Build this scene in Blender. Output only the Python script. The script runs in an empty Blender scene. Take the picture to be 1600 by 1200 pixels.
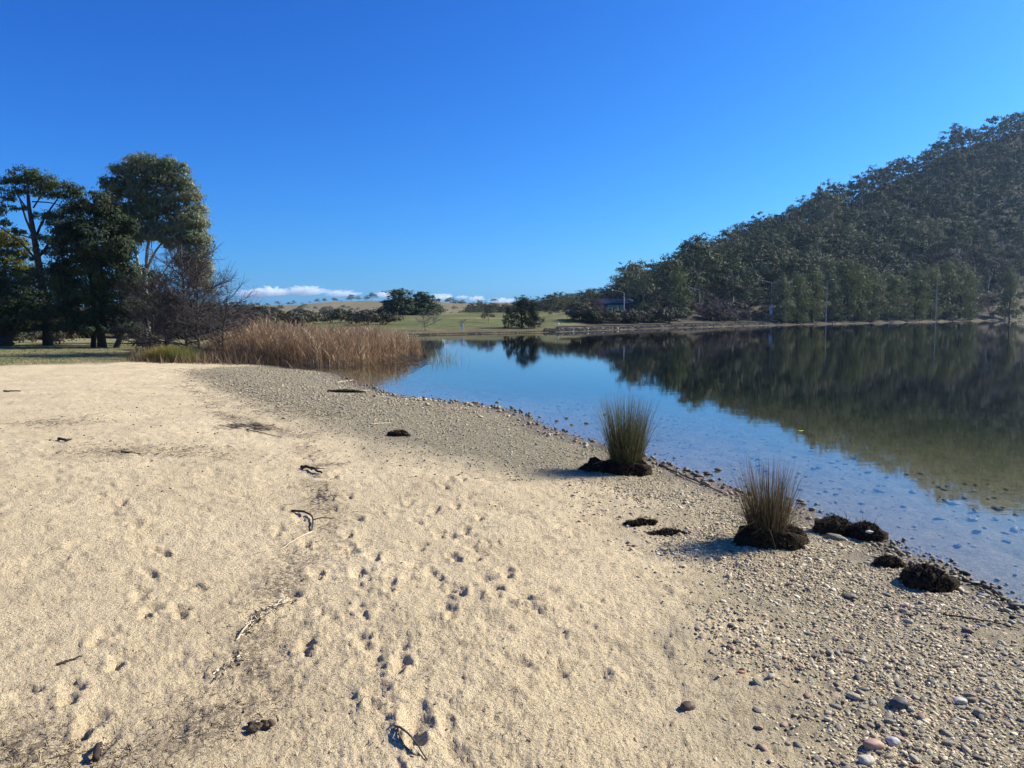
import bpy, math, random
import numpy as np
from mathutils import Matrix, Vector
rng = np.random.default_rng(7); random.seed(7)
S = bpy.context.scene; COL = S.collection

# ------------------------------------------------------------------ camera
HAZE = 0.00008; WATERD = 1.1
CAMZ = 1.9; F = 1150.0
HY = 498.5; PITCH = math.atan((600-HY)/F); ROLL = math.radians(0.466)
RM = Matrix.Rotation(math.pi/2-PITCH, 3, 'X') @ Matrix.Rotation(-ROLL, 3, 'Z')
cd = bpy.data.cameras.new('camera'); cam = bpy.data.objects.new('camera', cd); COL.objects.link(cam)
cd.sensor_width = 36; cd.lens = 36*F/1600; cd.clip_start = 0.05; cd.clip_end = 30000
cam.matrix_world = Matrix.Translation((0, 0, CAMZ)) @ RM.to_4x4()
S.camera = cam

# ------------------------------------------------------------------ light
SUN_AZ = math.radians(68)      # to the right of the view direction (+Y)
SUN_EL = math.radians(33)
W = bpy.data.worlds.new('World'); S.world = W; W.use_nodes = True
nt = W.node_tree; nt.nodes.clear()
o_ = nt.nodes.new('ShaderNodeOutputWorld'); bg = nt.nodes.new('ShaderNodeBackground')
sky = nt.nodes.new('ShaderNodeTexSky'); sky.sky_type = 'NISHITA'; sky.sun_disc = False
sky.sun_elevation = SUN_EL; sky.sun_rotation = SUN_AZ
sky.altitude = 600; sky.air_density = 1.0; sky.dust_density = 1.5; sky.ozone_density = 3.0
SKR, SKG, SKB = 0.0535, 0.3134, 1.0195
# camera-like colour response of the sky: per-channel gain and gamma, the same in every direction
sp = nt.nodes.new('ShaderNodeSeparateColor'); cb = nt.nodes.new('ShaderNodeCombineColor'); nt.links.new(sky.outputs[0], sp.inputs[0])
for ch, (gn, gm_) in enumerate(((SKR, 1.8), (SKG, 1.35), (SKB, 1.0))):
    pw = nt.nodes.new('ShaderNodeMath'); pw.operation = 'POWER'; pw.inputs[1].default_value = gm_; nt.links.new(sp.outputs[ch], pw.inputs[0])
    ml = nt.nodes.new('ShaderNodeMath'); ml.operation = 'MULTIPLY'; ml.inputs[1].default_value = gn; nt.links.new(pw.outputs[0], ml.inputs[0]); nt.links.new(ml.outputs[0], cb.inputs[ch])
nt.links.new(cb.outputs[0], bg.inputs[0])
bg.inputs[1].default_value = 0.10
nt.links.new(bg.outputs[0], o_.inputs[0])
sl = bpy.data.lights.new('sun', 'SUN'); sl.energy = 5.0; sl.angle = math.radians(0.5); sl.color = (1.0, 0.93, 0.82)
so = bpy.data.objects.new('sun', sl); COL.objects.link(so)
sd = Vector((math.sin(SUN_AZ)*math.cos(SUN_EL), math.cos(SUN_AZ)*math.cos(SUN_EL), math.sin(SUN_EL)))
so.rotation_euler = sd.to_track_quat('Z', 'Y').to_euler()
S.view_settings.view_transform = 'Standard'; S.view_settings.look = 'None'
S.view_settings.exposure = 0.8; S.view_settings.gamma = 1
S.view_settings.use_curve_mapping = False
S.cycles.transparent_max_bounces = 16

# ------------------------------------------------------------------ pixel -> place
RMn = np.array(RM)
def ray(px, py): return RMn @ np.array([(px-800)/F, -(py-600)/F, -1.0])
def PZ(px, py, z=0.0):
    d = ray(px, py); t = (z-CAMZ)/d[2]; return np.array([0, 0, CAMZ]) + d*t
def PY(px, py, Y):
    d = ray(px, py); return np.array([0, 0, CAMZ]) + d*(Y/d[1])
def hor(px): return HY - (px-800)*math.tan(ROLL)
def sstep(a, b, x):
    t = np.clip((x-a)/(b-a), 0, 1); return t*t*(3-2*t)

# ------------------------------------------------------------------ noise
LAT = rng.random((256, 256)).astype(np.float32)
def vnoise(x, y, s, seed=0):
    x = x*s + seed*17.3; y = y*s + seed*31.7
    xi = np.floor(x).astype(int); yi = np.floor(y).astype(int)
    fx = x-xi; fy = y-yi; fx = fx*fx*(3-2*fx); fy = fy*fy*(3-2*fy)
    a = LAT[xi & 255, yi & 255]; b = LAT[(xi+1) & 255, yi & 255]
    c = LAT[xi & 255, (yi+1) & 255]; d = LAT[(xi+1) & 255, (yi+1) & 255]
    return (a*(1-fx)+b*fx)*(1-fy)+(c*(1-fx)+d*fx)*fy - 0.5
def fbm(x, y, s, n=4, seed=0, g=0.5):
    r = 0; a = 1.0
    for k in range(n):
        r = r + a*vnoise(x*math.cos(k)-y*math.sin(k), x*math.sin(k)+y*math.cos(k), s, seed+k); s *= 2.03; a *= g
    return r

# ------------------------------------------------------------------ lake outline
near_px = [(520,584),(556,600),(600,613),(650,622),(700,627),(750,632),(790,640),(830,655),(862,672),(900,684),
           (945,697),(1010,716),(1050,731),(1100,749),(1145,766),(1180,780),(1250,795),(1300,822),(1370,838),(1400,862),
           (1475,884),(1512,908),(1560,934),(1600,950)]
NEAR = [tuple(PZ(x, y, 0)[:2]) for x, y in near_px]
FU = [300,450,650,800,900,1000,1100,1205,1400,1600,1800,2300,3200]
FY = [ 80, 84, 91,100,108,128,146,168,210,273,320,380,420]
FAR = [((u-800)/F*y, y) for u, y in zip(FU, FY)]
LAKE = [(-17.5,55),(-10.8,33),(-9.2,29.5),(-7.4,27.6)] + NEAR + [(3.75,3),(4.4,0),(5.5,-12),(9,-60),(700,-60),(1000,380)] + FAR[::-1] + [(-30,78),(-24,66)]
LAKE = np.array(LAKE)
def sdf(poly, x, y):                      # + inside
    poly = np.asarray(poly); x = np.asarray(x, float); y = np.asarray(y, float)
    d2 = np.full(x.shape, 1e18); ins = np.zeros(x.shape, bool)
    n = len(poly)
    for i in range(n):
        ax, ay = poly[i]; bx, by = poly[(i+1) % n]
        ex, ey = bx-ax, by-ay
        wx = x-ax; wy = y-ay
        t = np.clip((wx*ex+wy*ey)/(ex*ex+ey*ey+1e-12), 0, 1)
        dx = wx-ex*t; dy = wy-ey*t
        d2 = np.minimum(d2, dx*dx+dy*dy)
        c = ((ay > y) != (by > y)) & (x < (bx-ax)*(y-ay)/((by-ay) if by != ay else 1e-12)+ax)
        ins ^= c
    d = np.sqrt(d2); return np.where(ins, d, -d)

# far relief: columns in bearing, rows in metres past the far shore
CU = np.array([200,400,650,800,900,1000,1100,1200,1300,1400,1500,1600,1900,2600])
CR = {  # list of (Y absolute, z) after shore
 200:[(8,.6),(60,1.3),(200,3),(560,8),(800,19),(1400,14)],
 400:[(8,.6),(60,1.3),(200,3),(560,8),(800,18.5),(1400,14)],
 650:[(5,.55),(50,1.9),(110,2.6),(500,7),(800,23.5),(1400,14)],
 800:[(5,.55),(40,1.9),(90,2.8),(400,7),(800,20.5),(1400,14)],
 900:[(5,.6),(9,.8),(30,2.9),(80,3.7),(250,6),(1400,14)],
 1000:[(5,.6),(10,.9),(34,3.3),(50,3.6),(212,11),(1400,10)],
 1100:[(5,.7),(10,.9),(36,4.2),(52,4.3),(244,28),(1400,16)],
 1200:[(5,.7),(11,1.0),(38,5.1),(54,5.2),(262,47),(1400,20)],
 1300:[(5,.8),(12,1.3),(38,6.0),(54,6.1),(280,70),(1400,30)],
 1400:[(5,.9),(12,1.6),(38,7.4),(54,7.5),(290,92),(1400,45)],
 1500:[(5,1.0),(13,2.0),(38,8.9),(54,9.0),(280,118),(1400,60)],
 1600:[(5,1.2),(13,2.5),(38,10.3),(54,10.4),(267,137),(1400,80)],
 1900:[(5,1.2),(13,2.5),(38,10.3),(54,10.4),(270,152),(1400,90)],
 2600:[(5,1.2),(13,2.5),(38,8.3),(54,8.4),(270,120),(1400,90)]}
DG = np.concatenate([np.arange(0, 80, 2.0), np.arange(80, 1500, 10.0)])
TB = np.array([np.interp(DG, [0]+[p[0] for p in CR[int(u)]], [0.05]+[p[1] for p in CR[int(u)]]) for u in CU])
def Hfar(x, y):
    yy = np.maximum(y, 8.0); u = np.clip(800+F*x/yy, 200, 2600)
    ys = np.interp(u, FU, FY); d = np.clip(yy-ys, 0, 1490)
    iu = np.interp(u, CU, np.arange(len(CU))); id_ = np.interp(d, DG, np.arange(len(DG)))
    i0 = np.clip(np.floor(iu).astype(int), 0, len(CU)-2); j0 = np.clip(np.floor(id_).astype(int), 0, len(DG)-2)
    a = iu-i0; a = a*a*(3-2*a)*0.5+a*0.5; b = id_-j0
    z = (TB[i0, j0]*(1-b)+TB[i0, j0+1]*b)*(1-a)+(TB[i0+1, j0]*(1-b)+TB[i0+1, j0+1]*b)*a
    z = z + np.where(d > 70, 1, 0)*fbm(x, y, 1/120., 3, 5)*np.clip((d-70)/200, 0, 1)*10
    z = z + fbm(x, y, 1/14., 3, 9)*np.clip((d-3)/30, 0, 1)*0.5
    return z
def H(x, y):
    x = np.asarray(x, float); y = np.asarray(y, float)
    s = -sdf(LAKE, x, y)                   # + on land
    land = 0.30*(1-np.exp(-np.maximum(s, 0)/3.2*0.55)) + 0.012*np.maximum(s, 0)
    land = np.minimum(land, 0.62)
    land = land + np.clip((y-24)/20, 0, 1)*0.12
    bed = -0.055*np.maximum(-s, 0); bed = np.maximum(bed, -2.0)
    near = np.where(s > 0, land, bed)
    far = np.where(s > 0, Hfar(x, y), bed)
    w = sstep(62, 76, y); w = np.where((s > 0), w, 1.0)
    return near*(1-w)+far*w
def G(px, py):
    z = 0.2; p = None
    for _ in range(12):
        p = PZ(px, py, z); z = float(H(np.array([p[0]]), np.array([p[1]]))[0])
    return np.array([p[0], p[1], z])
def gz(x, y): return float(H(np.array([x]), np.array([y]))[0])

# ------------------------------------------------------------------ helpers
def tag(o, label=None, cat=None, group=None, kind=None):
    if label: o['label'] = label
    if cat: o['category'] = cat
    if group: o['group'] = group
    if kind: o['kind'] = kind
    return o
def empty(name, loc, label, cat, group=None, rz=0):
    o = bpy.data.objects.new(name, None); COL.objects.link(o); o.location = loc; o.rotation_euler = (0, 0, rz)
    return tag(o, label, cat, group)
def mesh_from(name, V, quads=None, tris=None, smooth=False, mats=None, col=None):
    V = np.asarray(V, np.float32)
    nq = 0 if quads is None else len(quads); ntr = 0 if tris is None else len(tris)
    me = bpy.data.meshes.new(name); me.vertices.add(len(V)); me.vertices.foreach_set('co', V.ravel())
    idx = []; st = []
    if nq: idx.append(np.asarray(quads, np.int32).ravel()); st.append(np.arange(nq, dtype=np.int32)*4)
    if ntr: idx.append(np.asarray(tris, np.int32).ravel()); st.append(np.arange(ntr, dtype=np.int32)*3+nq*4)
    idx = np.concatenate(idx); st = np.concatenate(st)
    me.loops.add(len(idx)); me.loops.foreach_set('vertex_index', idx)
    me.polygons.add(len(st)); me.polygons.foreach_set('loop_start', st)
    me.polygons.foreach_set('use_smooth', np.full(len(st), bool(smooth)))
    if col is not None:
        a = me.color_attributes.new('col', 'FLOAT_COLOR', 'POINT')
        c = np.ones((len(V), 4), np.float32); c[:, :3] = col; a.data.foreach_set('color', c.ravel())
    me.update(calc_edges=True); me.validate()
    return me
class MB:
    def __init__(s): s.V = []; s.Q = []; s.T = []; s.C = []; s.n = 0
    def add(s, V, Q=None, T=None, col=None):
        V = np.asarray(V, float)
        if Q is not None and len(Q): s.Q.append(np.asarray(Q)+s.n)
        if T is not None and len(T): s.T.append(np.asarray(T)+s.n)
        s.V.append(V); s.n += len(V)
        s.C.append(np.ones((len(V), 3))*(col if col is not None else 1.0))
    def mesh(s, name, smooth=False, col=False):
        V = np.concatenate(s.V); Q = np.concatenate(s.Q) if s.Q else None; T = np.concatenate(s.T) if s.T else None
        return mesh_from(name, V, Q, T, smooth, col=np.concatenate(s.C) if col else None)
    def build(s, name, mat, parent=None, smooth=False, col=False):
        return link(name, s.mesh(name, smooth, col), mat, parent)
def link(name, me, mat=None, parent=None):
    if mat and not me.materials: me.materials.append(mat)
    o = bpy.data.objects.new(name, me); COL.objects.link(o)
    if parent is not None: o.parent = parent
    return o
def tube(mb, pts, rad, sides=5, col=None):
    pts = np.asarray(pts, float); n = len(pts); rad = np.ones(n)*rad
    V = np.zeros((n, sides, 3)); 
    t = np.gradient(pts, axis=0); t /= np.linalg.norm(t, axis=1)[:, None]+1e-9
    up = np.array([0, 0, 1.0]) if abs(t[0][2]) < .9 else np.array([1.0, 0, 0])
    an = np.arange(sides)*2*math.pi/sides
    for i in range(n):
        a = np.cross(up, t[i]); a /= np.linalg.norm(a)+1e-9; b = np.cross(t[i], a); up = np.cross(t[i], a)*0+up
        V[i] = pts[i]+rad[i]*(np.cos(an)[:, None]*a+np.sin(an)[:, None]*b)
    k = np.arange(sides); k2 = (k+1) % sides; Q = []
    for i in range(n-1): Q.append(np.stack([i*sides+k, i*sides+k2, (i+1)*sides+k2, (i+1)*sides+k], 1))
    V = V.reshape(-1, 3); T = np.stack([np.full(sides-2, (n-1)*sides), (n-1)*sides+k[1:-1], (n-1)*sides+k[2:]], 1)
    T0 = np.stack([np.zeros(sides-2, int), k[2:], k[1:-1]], 1)
    mb.add(V, np.concatenate(Q), np.concatenate([T, T0]), col)
def bez(pts, n=8, j=0.0):
    pts = np.asarray(pts, float); k = len(pts); t = np.linspace(0, k-1, n)
    out = np.stack([np.interp(t, np.arange(k), pts[:, c]) for c in range(3)], 1)
    for _ in range(2):
        o2 = out.copy(); o2[1:-1] = (out[:-2]+out[1:-1]*2+out[2:])/4; out = o2
    if j: out[1:-1] += rng.normal(0, j, (n-2, 3))
    return out
def unit(v): return v/(np.linalg.norm(v, axis=-1, keepdims=True)+1e-9)
def leaf_quads(mb, C, length, width, axis=None, spread=1.0, droop=0.0, col=None, nrm=None):
    n = len(C)
    if nrm is not None: nn = unit(nrm+rng.normal(0, .27, (n, 3)))
    a = unit(rng.normal(0, 1, (n, 3))) if axis is None else unit(np.asarray(axis)+rng.normal(0, spread, (n, 3)))
    a[:, 2] -= droop; a = unit(a)
    if nrm is not None: a = unit(a-nn*(a*nn).sum(1, keepdims=True)); b = np.cross(nn, a)
    else: b = unit(np.cross(a, rng.normal(0, 1, (n, 3))))
    L = (length*rng.uniform(.6, 1.3, n))[:, None]*.5; w = (width*rng.uniform(.6, 1.3, n))[:, None]*.5
    c = np.cross(a, b)*L*0.25*rng.uniform(-1, 1, (n, 1))
    V = np.stack([C-a*L, C+b*w+c, C+a*L, C-b*w+c], 1).reshape(-1, 3)
    Q = np.arange(n*4).reshape(n, 4)
    cc = None
    if col is not None: cc = np.repeat(col, 4, axis=0)
    mb.add(V, Q, None, cc)
def blob_points(c, r, n, clump=22, sig=0.16, up=0.25, shell=(.62, 1.0)):
    m = max(3, int(n/clump)); d = unit(rng.normal(0, 1, (m, 3))); d[:, 2] = d[:, 2]*(1-up)+up*np.abs(d[:, 2])
    cc = np.asarray(c)+d*np.asarray(r)*rng.uniform(shell[0], shell[1], (m, 1))
    k = rng.integers(0, m, n); rr = float(np.mean(r))
    P = cc[k]+rng.normal(0, 1, (n, 3))*rr*sig*np.array([1.15, 1.15, .7])*rng.uniform(.5, 1.4, (m, 1))[k]
    return P, unit(unit((P-np.asarray(c))/np.asarray(r))+.55*unit(P-cc[k])+np.array([0, 0, .15]))

# ------------------------------------------------------------------ materials
def mat(name):
    m = bpy.data.materials.new(name); m.use_nodes = True; nt = m.node_tree; nt.nodes.clear()
    return m, nt, nt.nodes.new('ShaderNodeOutputMaterial')
def N(nt, t, **kw):
    n = nt.nodes.new(t)
    for k, v in kw.items(): setattr(n, k, v)
    return n
def noise(nt, vec, scale, detail=4, rough=.55):
    n = N(nt, 'ShaderNodeTexNoise'); n.inputs['Scale'].default_value = scale; n.inputs['Detail'].default_value = detail
    n.inputs['Roughness'].default_value = rough; nt.links.new(vec, n.inputs['Vector']); return n.outputs['Fac']
def ramp(nt, fac, stops):
    r = N(nt, 'ShaderNodeValToRGB'); e = r.color_ramp.elements
    while len(e) < len(stops): e.new(0.5)
    for k, (p, c) in enumerate(stops):
        e[k].position = p; e[k].color = (*c, 1) if len(c) == 3 else c
    nt.links.new(fac, r.inputs[0]); return r.outputs[0]
def mix(nt, f, a, b, bt='MIX'):
    m = N(nt, 'ShaderNodeMix', data_type='RGBA', blend_type=bt)
    for s, v in ((0, f), (6, a), (7, b)):
        if isinstance(v, (int, float)): m.inputs[s].default_value = v
        elif isinstance(v, tuple): m.inputs[s].default_value = (*v, 1)
        else: nt.links.new(v, m.inputs[s])
    return m.outputs[2]
def math_(nt, op, a, b=0.5, cl=False):
    m = N(nt, 'ShaderNodeMath', operation=op, use_clamp=cl)
    for s, v in ((0, a), (1, b)):
        if isinstance(v, (int, float)): m.inputs[s].default_value = v
        else: nt.links.new(v, m.inputs[s])
    return m.outputs[0]
def bump(nt, h, dist, strength=1.0, nrm=None):
    b = N(nt, 'ShaderNodeBump'); b.inputs['Distance'].default_value = dist; b.inputs['Strength'].default_value = strength
    nt.links.new(h, b.inputs['Height'])
    if nrm is not None: nt.links.new(nrm, b.inputs['Normal'])
    return b.outputs[0]
def princ(nt, out, col, rough=.8, spec=.3, nrm=None):
    p = N(nt, 'ShaderNodeBsdfPrincipled')
    if isinstance(col, tuple): p.inputs['Base Color'].default_value = (*col, 1)
    else: nt.links.new(col, p.inputs['Base Color'])
    if isinstance(rough, (int, float)): p.inputs['Roughness'].default_value = rough
    else: nt.links.new(rough, p.inputs['Roughness'])
    p.inputs['Specular IOR Level'].default_value = spec
    if nrm is not None: nt.links.new(nrm, p.inputs['Normal'])
    if out: nt.links.new(p.outputs[0], out.inputs[0])
    return p
def pos(nt): return N(nt, 'ShaderNodeNewGeometry').outputs['Position']
def plain(name, c1, c2=None, scale=5, rough=.8, spec=.2, bs=0, bd=.01):
    m, nt, o = mat(name); P = N(nt, 'ShaderNodeTexCoord').outputs['Object']
    c2 = c2 or tuple(x*.7 for x in c1)
    f = noise(nt, P, scale); col = ramp(nt, f, [(.35, c1), (.65, c2)])
    nr = bump(nt, noise(nt, P, bs), bd) if bs else None
    princ(nt, o, col, rough, spec, nr); return m
def foliage(name, c1, c2, c3=None, trans=.25, vs=.12, ls=2.5, spec=.12, rough=.7):
    """leaf colour: varies from plant to plant and from clump to clump"""
    m, nt, o = mat(name); P = pos(nt)
    a = ramp(nt, noise(nt, P, vs, 2), [(.38, c1), (.62, c2)])
    b = ramp(nt, noise(nt, P, ls, 3), [(.3, (.65, .65, .65)), (.7, (1.3, 1.3, 1.3))])
    c = mix(nt, 1.0, a, b, 'MULTIPLY')
    if c3:
        oi = N(nt, 'ShaderNodeObjectInfo').outputs['Random']
        c = mix(nt, ramp(nt, oi, [(.7, (0, 0, 0)), (.95, (1, 1, 1))]), c, c3)
    p = princ(nt, None, c, rough, spec); t = N(nt, 'ShaderNodeBsdfTranslucent'); nt.links.new(c, t.inputs[0])
    ms = N(nt, 'ShaderNodeMixShader'); ms.inputs[0].default_value = trans
    nt.links.new(p.outputs[0], ms.inputs[1]); nt.links.new(t.outputs[0], ms.inputs[2]); nt.links.new(ms.outputs[0], o.inputs[0])
    return m
def vcol(name, rough=.75, spec=.3, bs=0, bd=.003, trans=0, mul=.25, ms=30):
    m, nt, o = mat(name); a = N(nt, 'ShaderNodeAttribute', attribute_name='col'); P = pos(nt)
    f = ramp(nt, noise(nt, P, ms, 3), [(.3, (1-mul,)*3), (.7, (1+mul,)*3)])
    c = mix(nt, 1.0, a.outputs['Color'], f, 'MULTIPLY')
    nr = bump(nt, noise(nt, P, bs), bd) if bs else None
    p = princ(nt, None if trans else o, c, rough, spec, nr)
    if trans:
        t = N(nt, 'ShaderNodeBsdfTranslucent'); nt.links.new(c, t.inputs[0])
        x = N(nt, 'ShaderNodeMixShader'); x.inputs[0].default_value = trans
        nt.links.new(p.outputs[0], x.inputs[1]); nt.links.new(t.outputs[0], x.inputs[2]); nt.links.new(x.outputs[0], o.inputs[0])
    return m

M = {}
M['gum'] = foliage('gum_leaves', (.032, .046, .020), (.12, .135, .055), (.18, .18, .08), .05, .10, .7)
M['gum_big'] = foliage('tall_gum_leaves', (.13, .16, .075), (.23, .24, .125), None, .25, .5, 2.2, .3, .5)
M['pine'] = foliage('pine_needles', (.045, .07, .03), (.075, .095, .045), None, .12, .4, 2)
M['cypress'] = foliage('cypress_leaves', (.025, .038, .02), (.055, .068, .03), None, .1, .5, 2.2)
M['yellow'] = foliage('yellow_green_leaves', (.12, .12, .02), (.08, .09, .02), None, .3, .4, 2)
M['she'] = foliage('sheoak_leaves', (.12, .145, .055), (.18, .185, .08), (.15, .15, .09), .15, .09, 1.2)
M['darkshe'] = foliage('dark_sheoak_leaves', (.02, .032, .022), (.035, .05, .03), None, .1, .1, 1.5)
M['fig'] = foliage('fig_leaves', (.03, .045, .025), (.055, .075, .035), None, .12, .1, 1.2)
M['scrub'] = foliage('scrub_leaves', (.07, .065, .042), (.11, .10, .065), (.06, .07, .04), .15, .12, 1.5)
M['bank'] = foliage('bank_shrub_leaves', (.04, .045, .028), (.08, .07, .05), (.055, .05, .035), .12, .15, 1.5)
M['twig'] = plain('bare_twig', (.085, .072, .062), (.05, .04, .037), 3)
M['twigpale'] = plain('pale_bare_twig', (.21, .17, .15), (.14, .11, .10), 1)
M['twigred'] = plain('purple_bare_twig', (.17, .11, .11), (.11, .08, .075), .6)
M['bark'] = plain('dark_bark', (.06, .05, .042), (.03, .026, .022), 6, bs=20)
M['gumbark'] = plain('pale_gum_bark', (.50, .46, .40), (.25, .22, .19), 2.5, .7, .3, 12)
M['gumbarkfar'] = plain('grey_gum_bark', (.34, .31, .28), (.18, .16, .14), .8)

# ---- sand
def ground_mat():
    m, nt, o = mat('beach_sand'); P = pos(nt)
    A = lambda n: N(nt, 'ShaderNodeAttribute', attribute_name=n).outputs['Fac']
    grav, wet, grs, bed, lit = A('gravel'), A('wet'), A('grass'), A('bed'), A('litter')
    big = noise(nt, P, .9, 4); mid = noise(nt, P, 9, 5, .65)
    sand = mix(nt, ramp(nt, big, [(.35, (0, 0, 0)), (.65, (1, 1, 1))]), (.64, .515, .32), (.545, .435, .265))
    sand = mix(nt, ramp(nt, mid, [(.30, (1, 1, 1)), (.46, (0, 0, 0))]), sand, (.43, .335, .205))
    grain = noise(nt, P, 150, 4, .75)
    sand = mix(nt, 1.0, sand, ramp(nt, grain, [(.32, (.42, .38, .33)), (.47, (1, 1, 1)), (.7, (1.3, 1.28, 1.2))]), 'MULTIPLY')
    # dark organic crumbs
    vo = N(nt, 'ShaderNodeTexVoronoi'); vo.inputs['Scale'].default_value = 38; nt.links.new(P, vo.inputs['Vector'])
    cr = math_(nt, 'LESS_THAN', vo.outputs['Distance'], .17)
    cm = math_(nt, 'GREATER_THAN', noise(nt, P, 3.3, 5, .7), .56)
    cr = math_(nt, 'MULTIPLY', cr, cm)
    sand = mix(nt, math_(nt, 'MULTIPLY', cr, .75), sand, (.10, .075, .05))
    sand = mix(nt, math_(nt, 'MULTIPLY', lit, ramp(nt, noise(nt, P, 30, 4, .7), [(.42, (0, 0, 0)), (.56, (1, 1, 1))]), ), sand, (.15, .11, .075))
    gr = mix(nt, ramp(nt, mid, [(.35, (0, 0, 0)), (.65, (1, 1, 1))]), (.20, .175, .105), (.31, .265, .17))
    gr = mix(nt, 1.0, gr, ramp(nt, noise(nt, P, 110, 3, .7), [(.25, (.5, .5, .5)), (.75, (1.45, 1.45, 1.45))]), 'MULTIPLY')
    c = mix(nt, grav, sand, gr)
    ga = ramp(nt, noise(nt, P, 1.1, 5, .7), [(.35, (.32, .25, .13)), (.5, (.22, .20, .09)), (.68, (.10, .13, .035))])
    ga = mix(nt, 1.0, ga, ramp(nt, noise(nt, P, 40, 3, .7), [(.3, (.6, .6, .6)), (.7, (1.3, 1.3, 1.3))]), 'MULTIPLY')
    c = mix(nt, grs, c, ga)
    c = mix(nt, wet, c, mix(nt, 1.0, c, (.42, .40, .38), 'MULTIPLY'))
    bc = mix(nt, mid, (.15, .125, .07), (.23, .19, .115))
    bc = mix(nt, 1.0, bc, ramp(nt, noise(nt, P, 22, 4, .7), [(.3, (.5, .5, .5)), (.7, (1.5, 1.5, 1.5))]), 'MULTIPLY')
    c = mix(nt, bed, c, bc)
    h = math_(nt, 'ADD', math_(nt, 'MULTIPLY', noise(nt, P, 55, 4, .65), 1.0), math_(nt, 'MULTIPLY', grain, .35))
    nr = bump(nt, h, .026, 1.0)
    r = N(nt, 'ShaderNodeMapRange'); nt.links.new(wet, r.inputs[0]); r.inputs[3].default_value = .95; r.inputs[4].default_value = .45
    princ(nt, o, c, r.outputs[0], .25, nr); return m
M['ground'] = ground_mat()

# ------------------------------------------------------------------ beach ground sheet
gravA = [G(x, y)[:2] for x, y in [(296,581),(312,596),(350,614),(410,636),(480,660),(560,690),(640,714),(720,730),(800,741),(880,752),(990,760),(1010,716)]]
gravA = gravA + [tuple(p) for p in NEAR[:12][::-1]] + [G(x, y)[:2] for x, y in [(500,576),(400,572),(330,574)]]
gravB = [G(x, y)[:2] for x, y in [(880,700),(960,775),(1030,820),(1060,880),(1085,960),(1105,1040),(1115,1120),(1125,1200)]] + [(.9, 1.4), (1.2, .3), (4.3, .3)] + [tuple(p) for p in NEAR[9:][::-1]]
gravC = [G(x, y)[:2] for x, y in [(700,735),(860,820),(960,900),(1000,1000),(1020,1100),(1040,1200)]] + [(.75, 1.4), (1.0, .3), (4.3, .3)] + [tuple(p) for p in NEAR[9:][::-1]]
grassP = [G(x, y)[:2] for x, y in [(-300,575),(0,571),(110,569),(200,565),(300,560),(350,556)]] + [(-9.5, 34), (-14, 55), (-30, 90), (-120, 90), (-120, 20)]
litP = [[G(x, y)[:2] for x, y in L] for L in (
    [(300,577),(330,590),(390,617),(450,640),(520,655)],
    [(285,600),(320,620),(350,650),(400,665),(470,680),(500,720),(495,780),(500,840),(470,870),(430,930),(400,980),(385,1040),(380,1090),(330,1120),(250,1170),(160,1190),(20,1195)],
    [(150,700),(200,708),(270,705),(330,715)],[(30,660),(120,662)],[(0,1130),(60,1190),(180,1185)])]
def polydist(L, x, y):
    d = np.full(x.shape, 1e9)
    for (ax, ay), (bx, by) in zip(L[:-1], L[1:]):
        ex, ey = bx-ax, by-ay; t = np.clip(((x-ax)*ex+(y-ay)*ey)/(ex*ex+ey*ey+1e-12), 0, 1)
        d = np.minimum(d, np.hypot(x-ax-ex*t, y-ay-ey*t))
    return d
NA, NR = 700, 610
az = np.radians(np.linspace(-46, 50, NA)); rr = 1.15*(75/1.15)**(np.linspace(0, 1, NR)**1.0)
AZ, RR = np.meshgrid(az, rr)
X = RR*np.sin(AZ); Y = RR*np.cos(AZ)
s = -sdf(LAKE, X, Y)
Z = H(X, Y)
gA = sstep(-.6, .8, sdf(gravA, X, Y)+fbm(X, Y, 1.5, 3, 3)*.5)
sB = sdf(gravB, X, Y); gB = sstep(-.5, .8, sB+fbm(X, Y, 2., 3, 4)*.6)
gr_ = sstep(-.6, .5, sdf(grassP, X, Y)+fbm(X, Y, .6, 4, 8)*1.6)
grav = np.clip(np.maximum(gA, gB*.7), 0, 1)*(1-gr_)
wet = sstep(.75, .05, s+fbm(X, Y, 3, 3, 2)*.3)
bed = sstep(.0, -.25, s)
lit = np.zeros_like(X)
for L, wd, am in zip(litP, (.9, .22, .5, .5, .15), (.5, .85, .75, .5, .9)):
    lit = np.maximum(lit, np.exp(-(polydist(L, X, Y)/wd)**2)*am)
lit *= sstep(-.25, .3, fbm(X, Y, 3.0, 4, 12))
dry = sstep(.1, 1.2, s)*(1-gA*.85)*(1-gr_*.7)
Z += fbm(X, Y, .5, 2, 20)*.06*dry
Z += fbm(X, Y, 2.6, 3, 21)*.027*dry*(1-gB*.4)
Z += fbm(X, Y, 11., 5, 25, .62)*.014*np.clip(dry+.3, 0, 1)*(.6+.8*sstep(-.3, .4, fbm(X, Y, 1.7, 2, 61)))
Z -= np.maximum(fbm(X, Y, 19, 3, 63)-.26, 0)*.022*dry
Z += np.abs(fbm(X, Y, 38, 3, 29, .65))*.013*(1-bed)
Z += fbm(X, Y, 9, 3, 33)*.012*gr_
Z += fbm(X, Y, 4, 3, 35)*.05*bed*sstep(0, -1, s)
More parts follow.
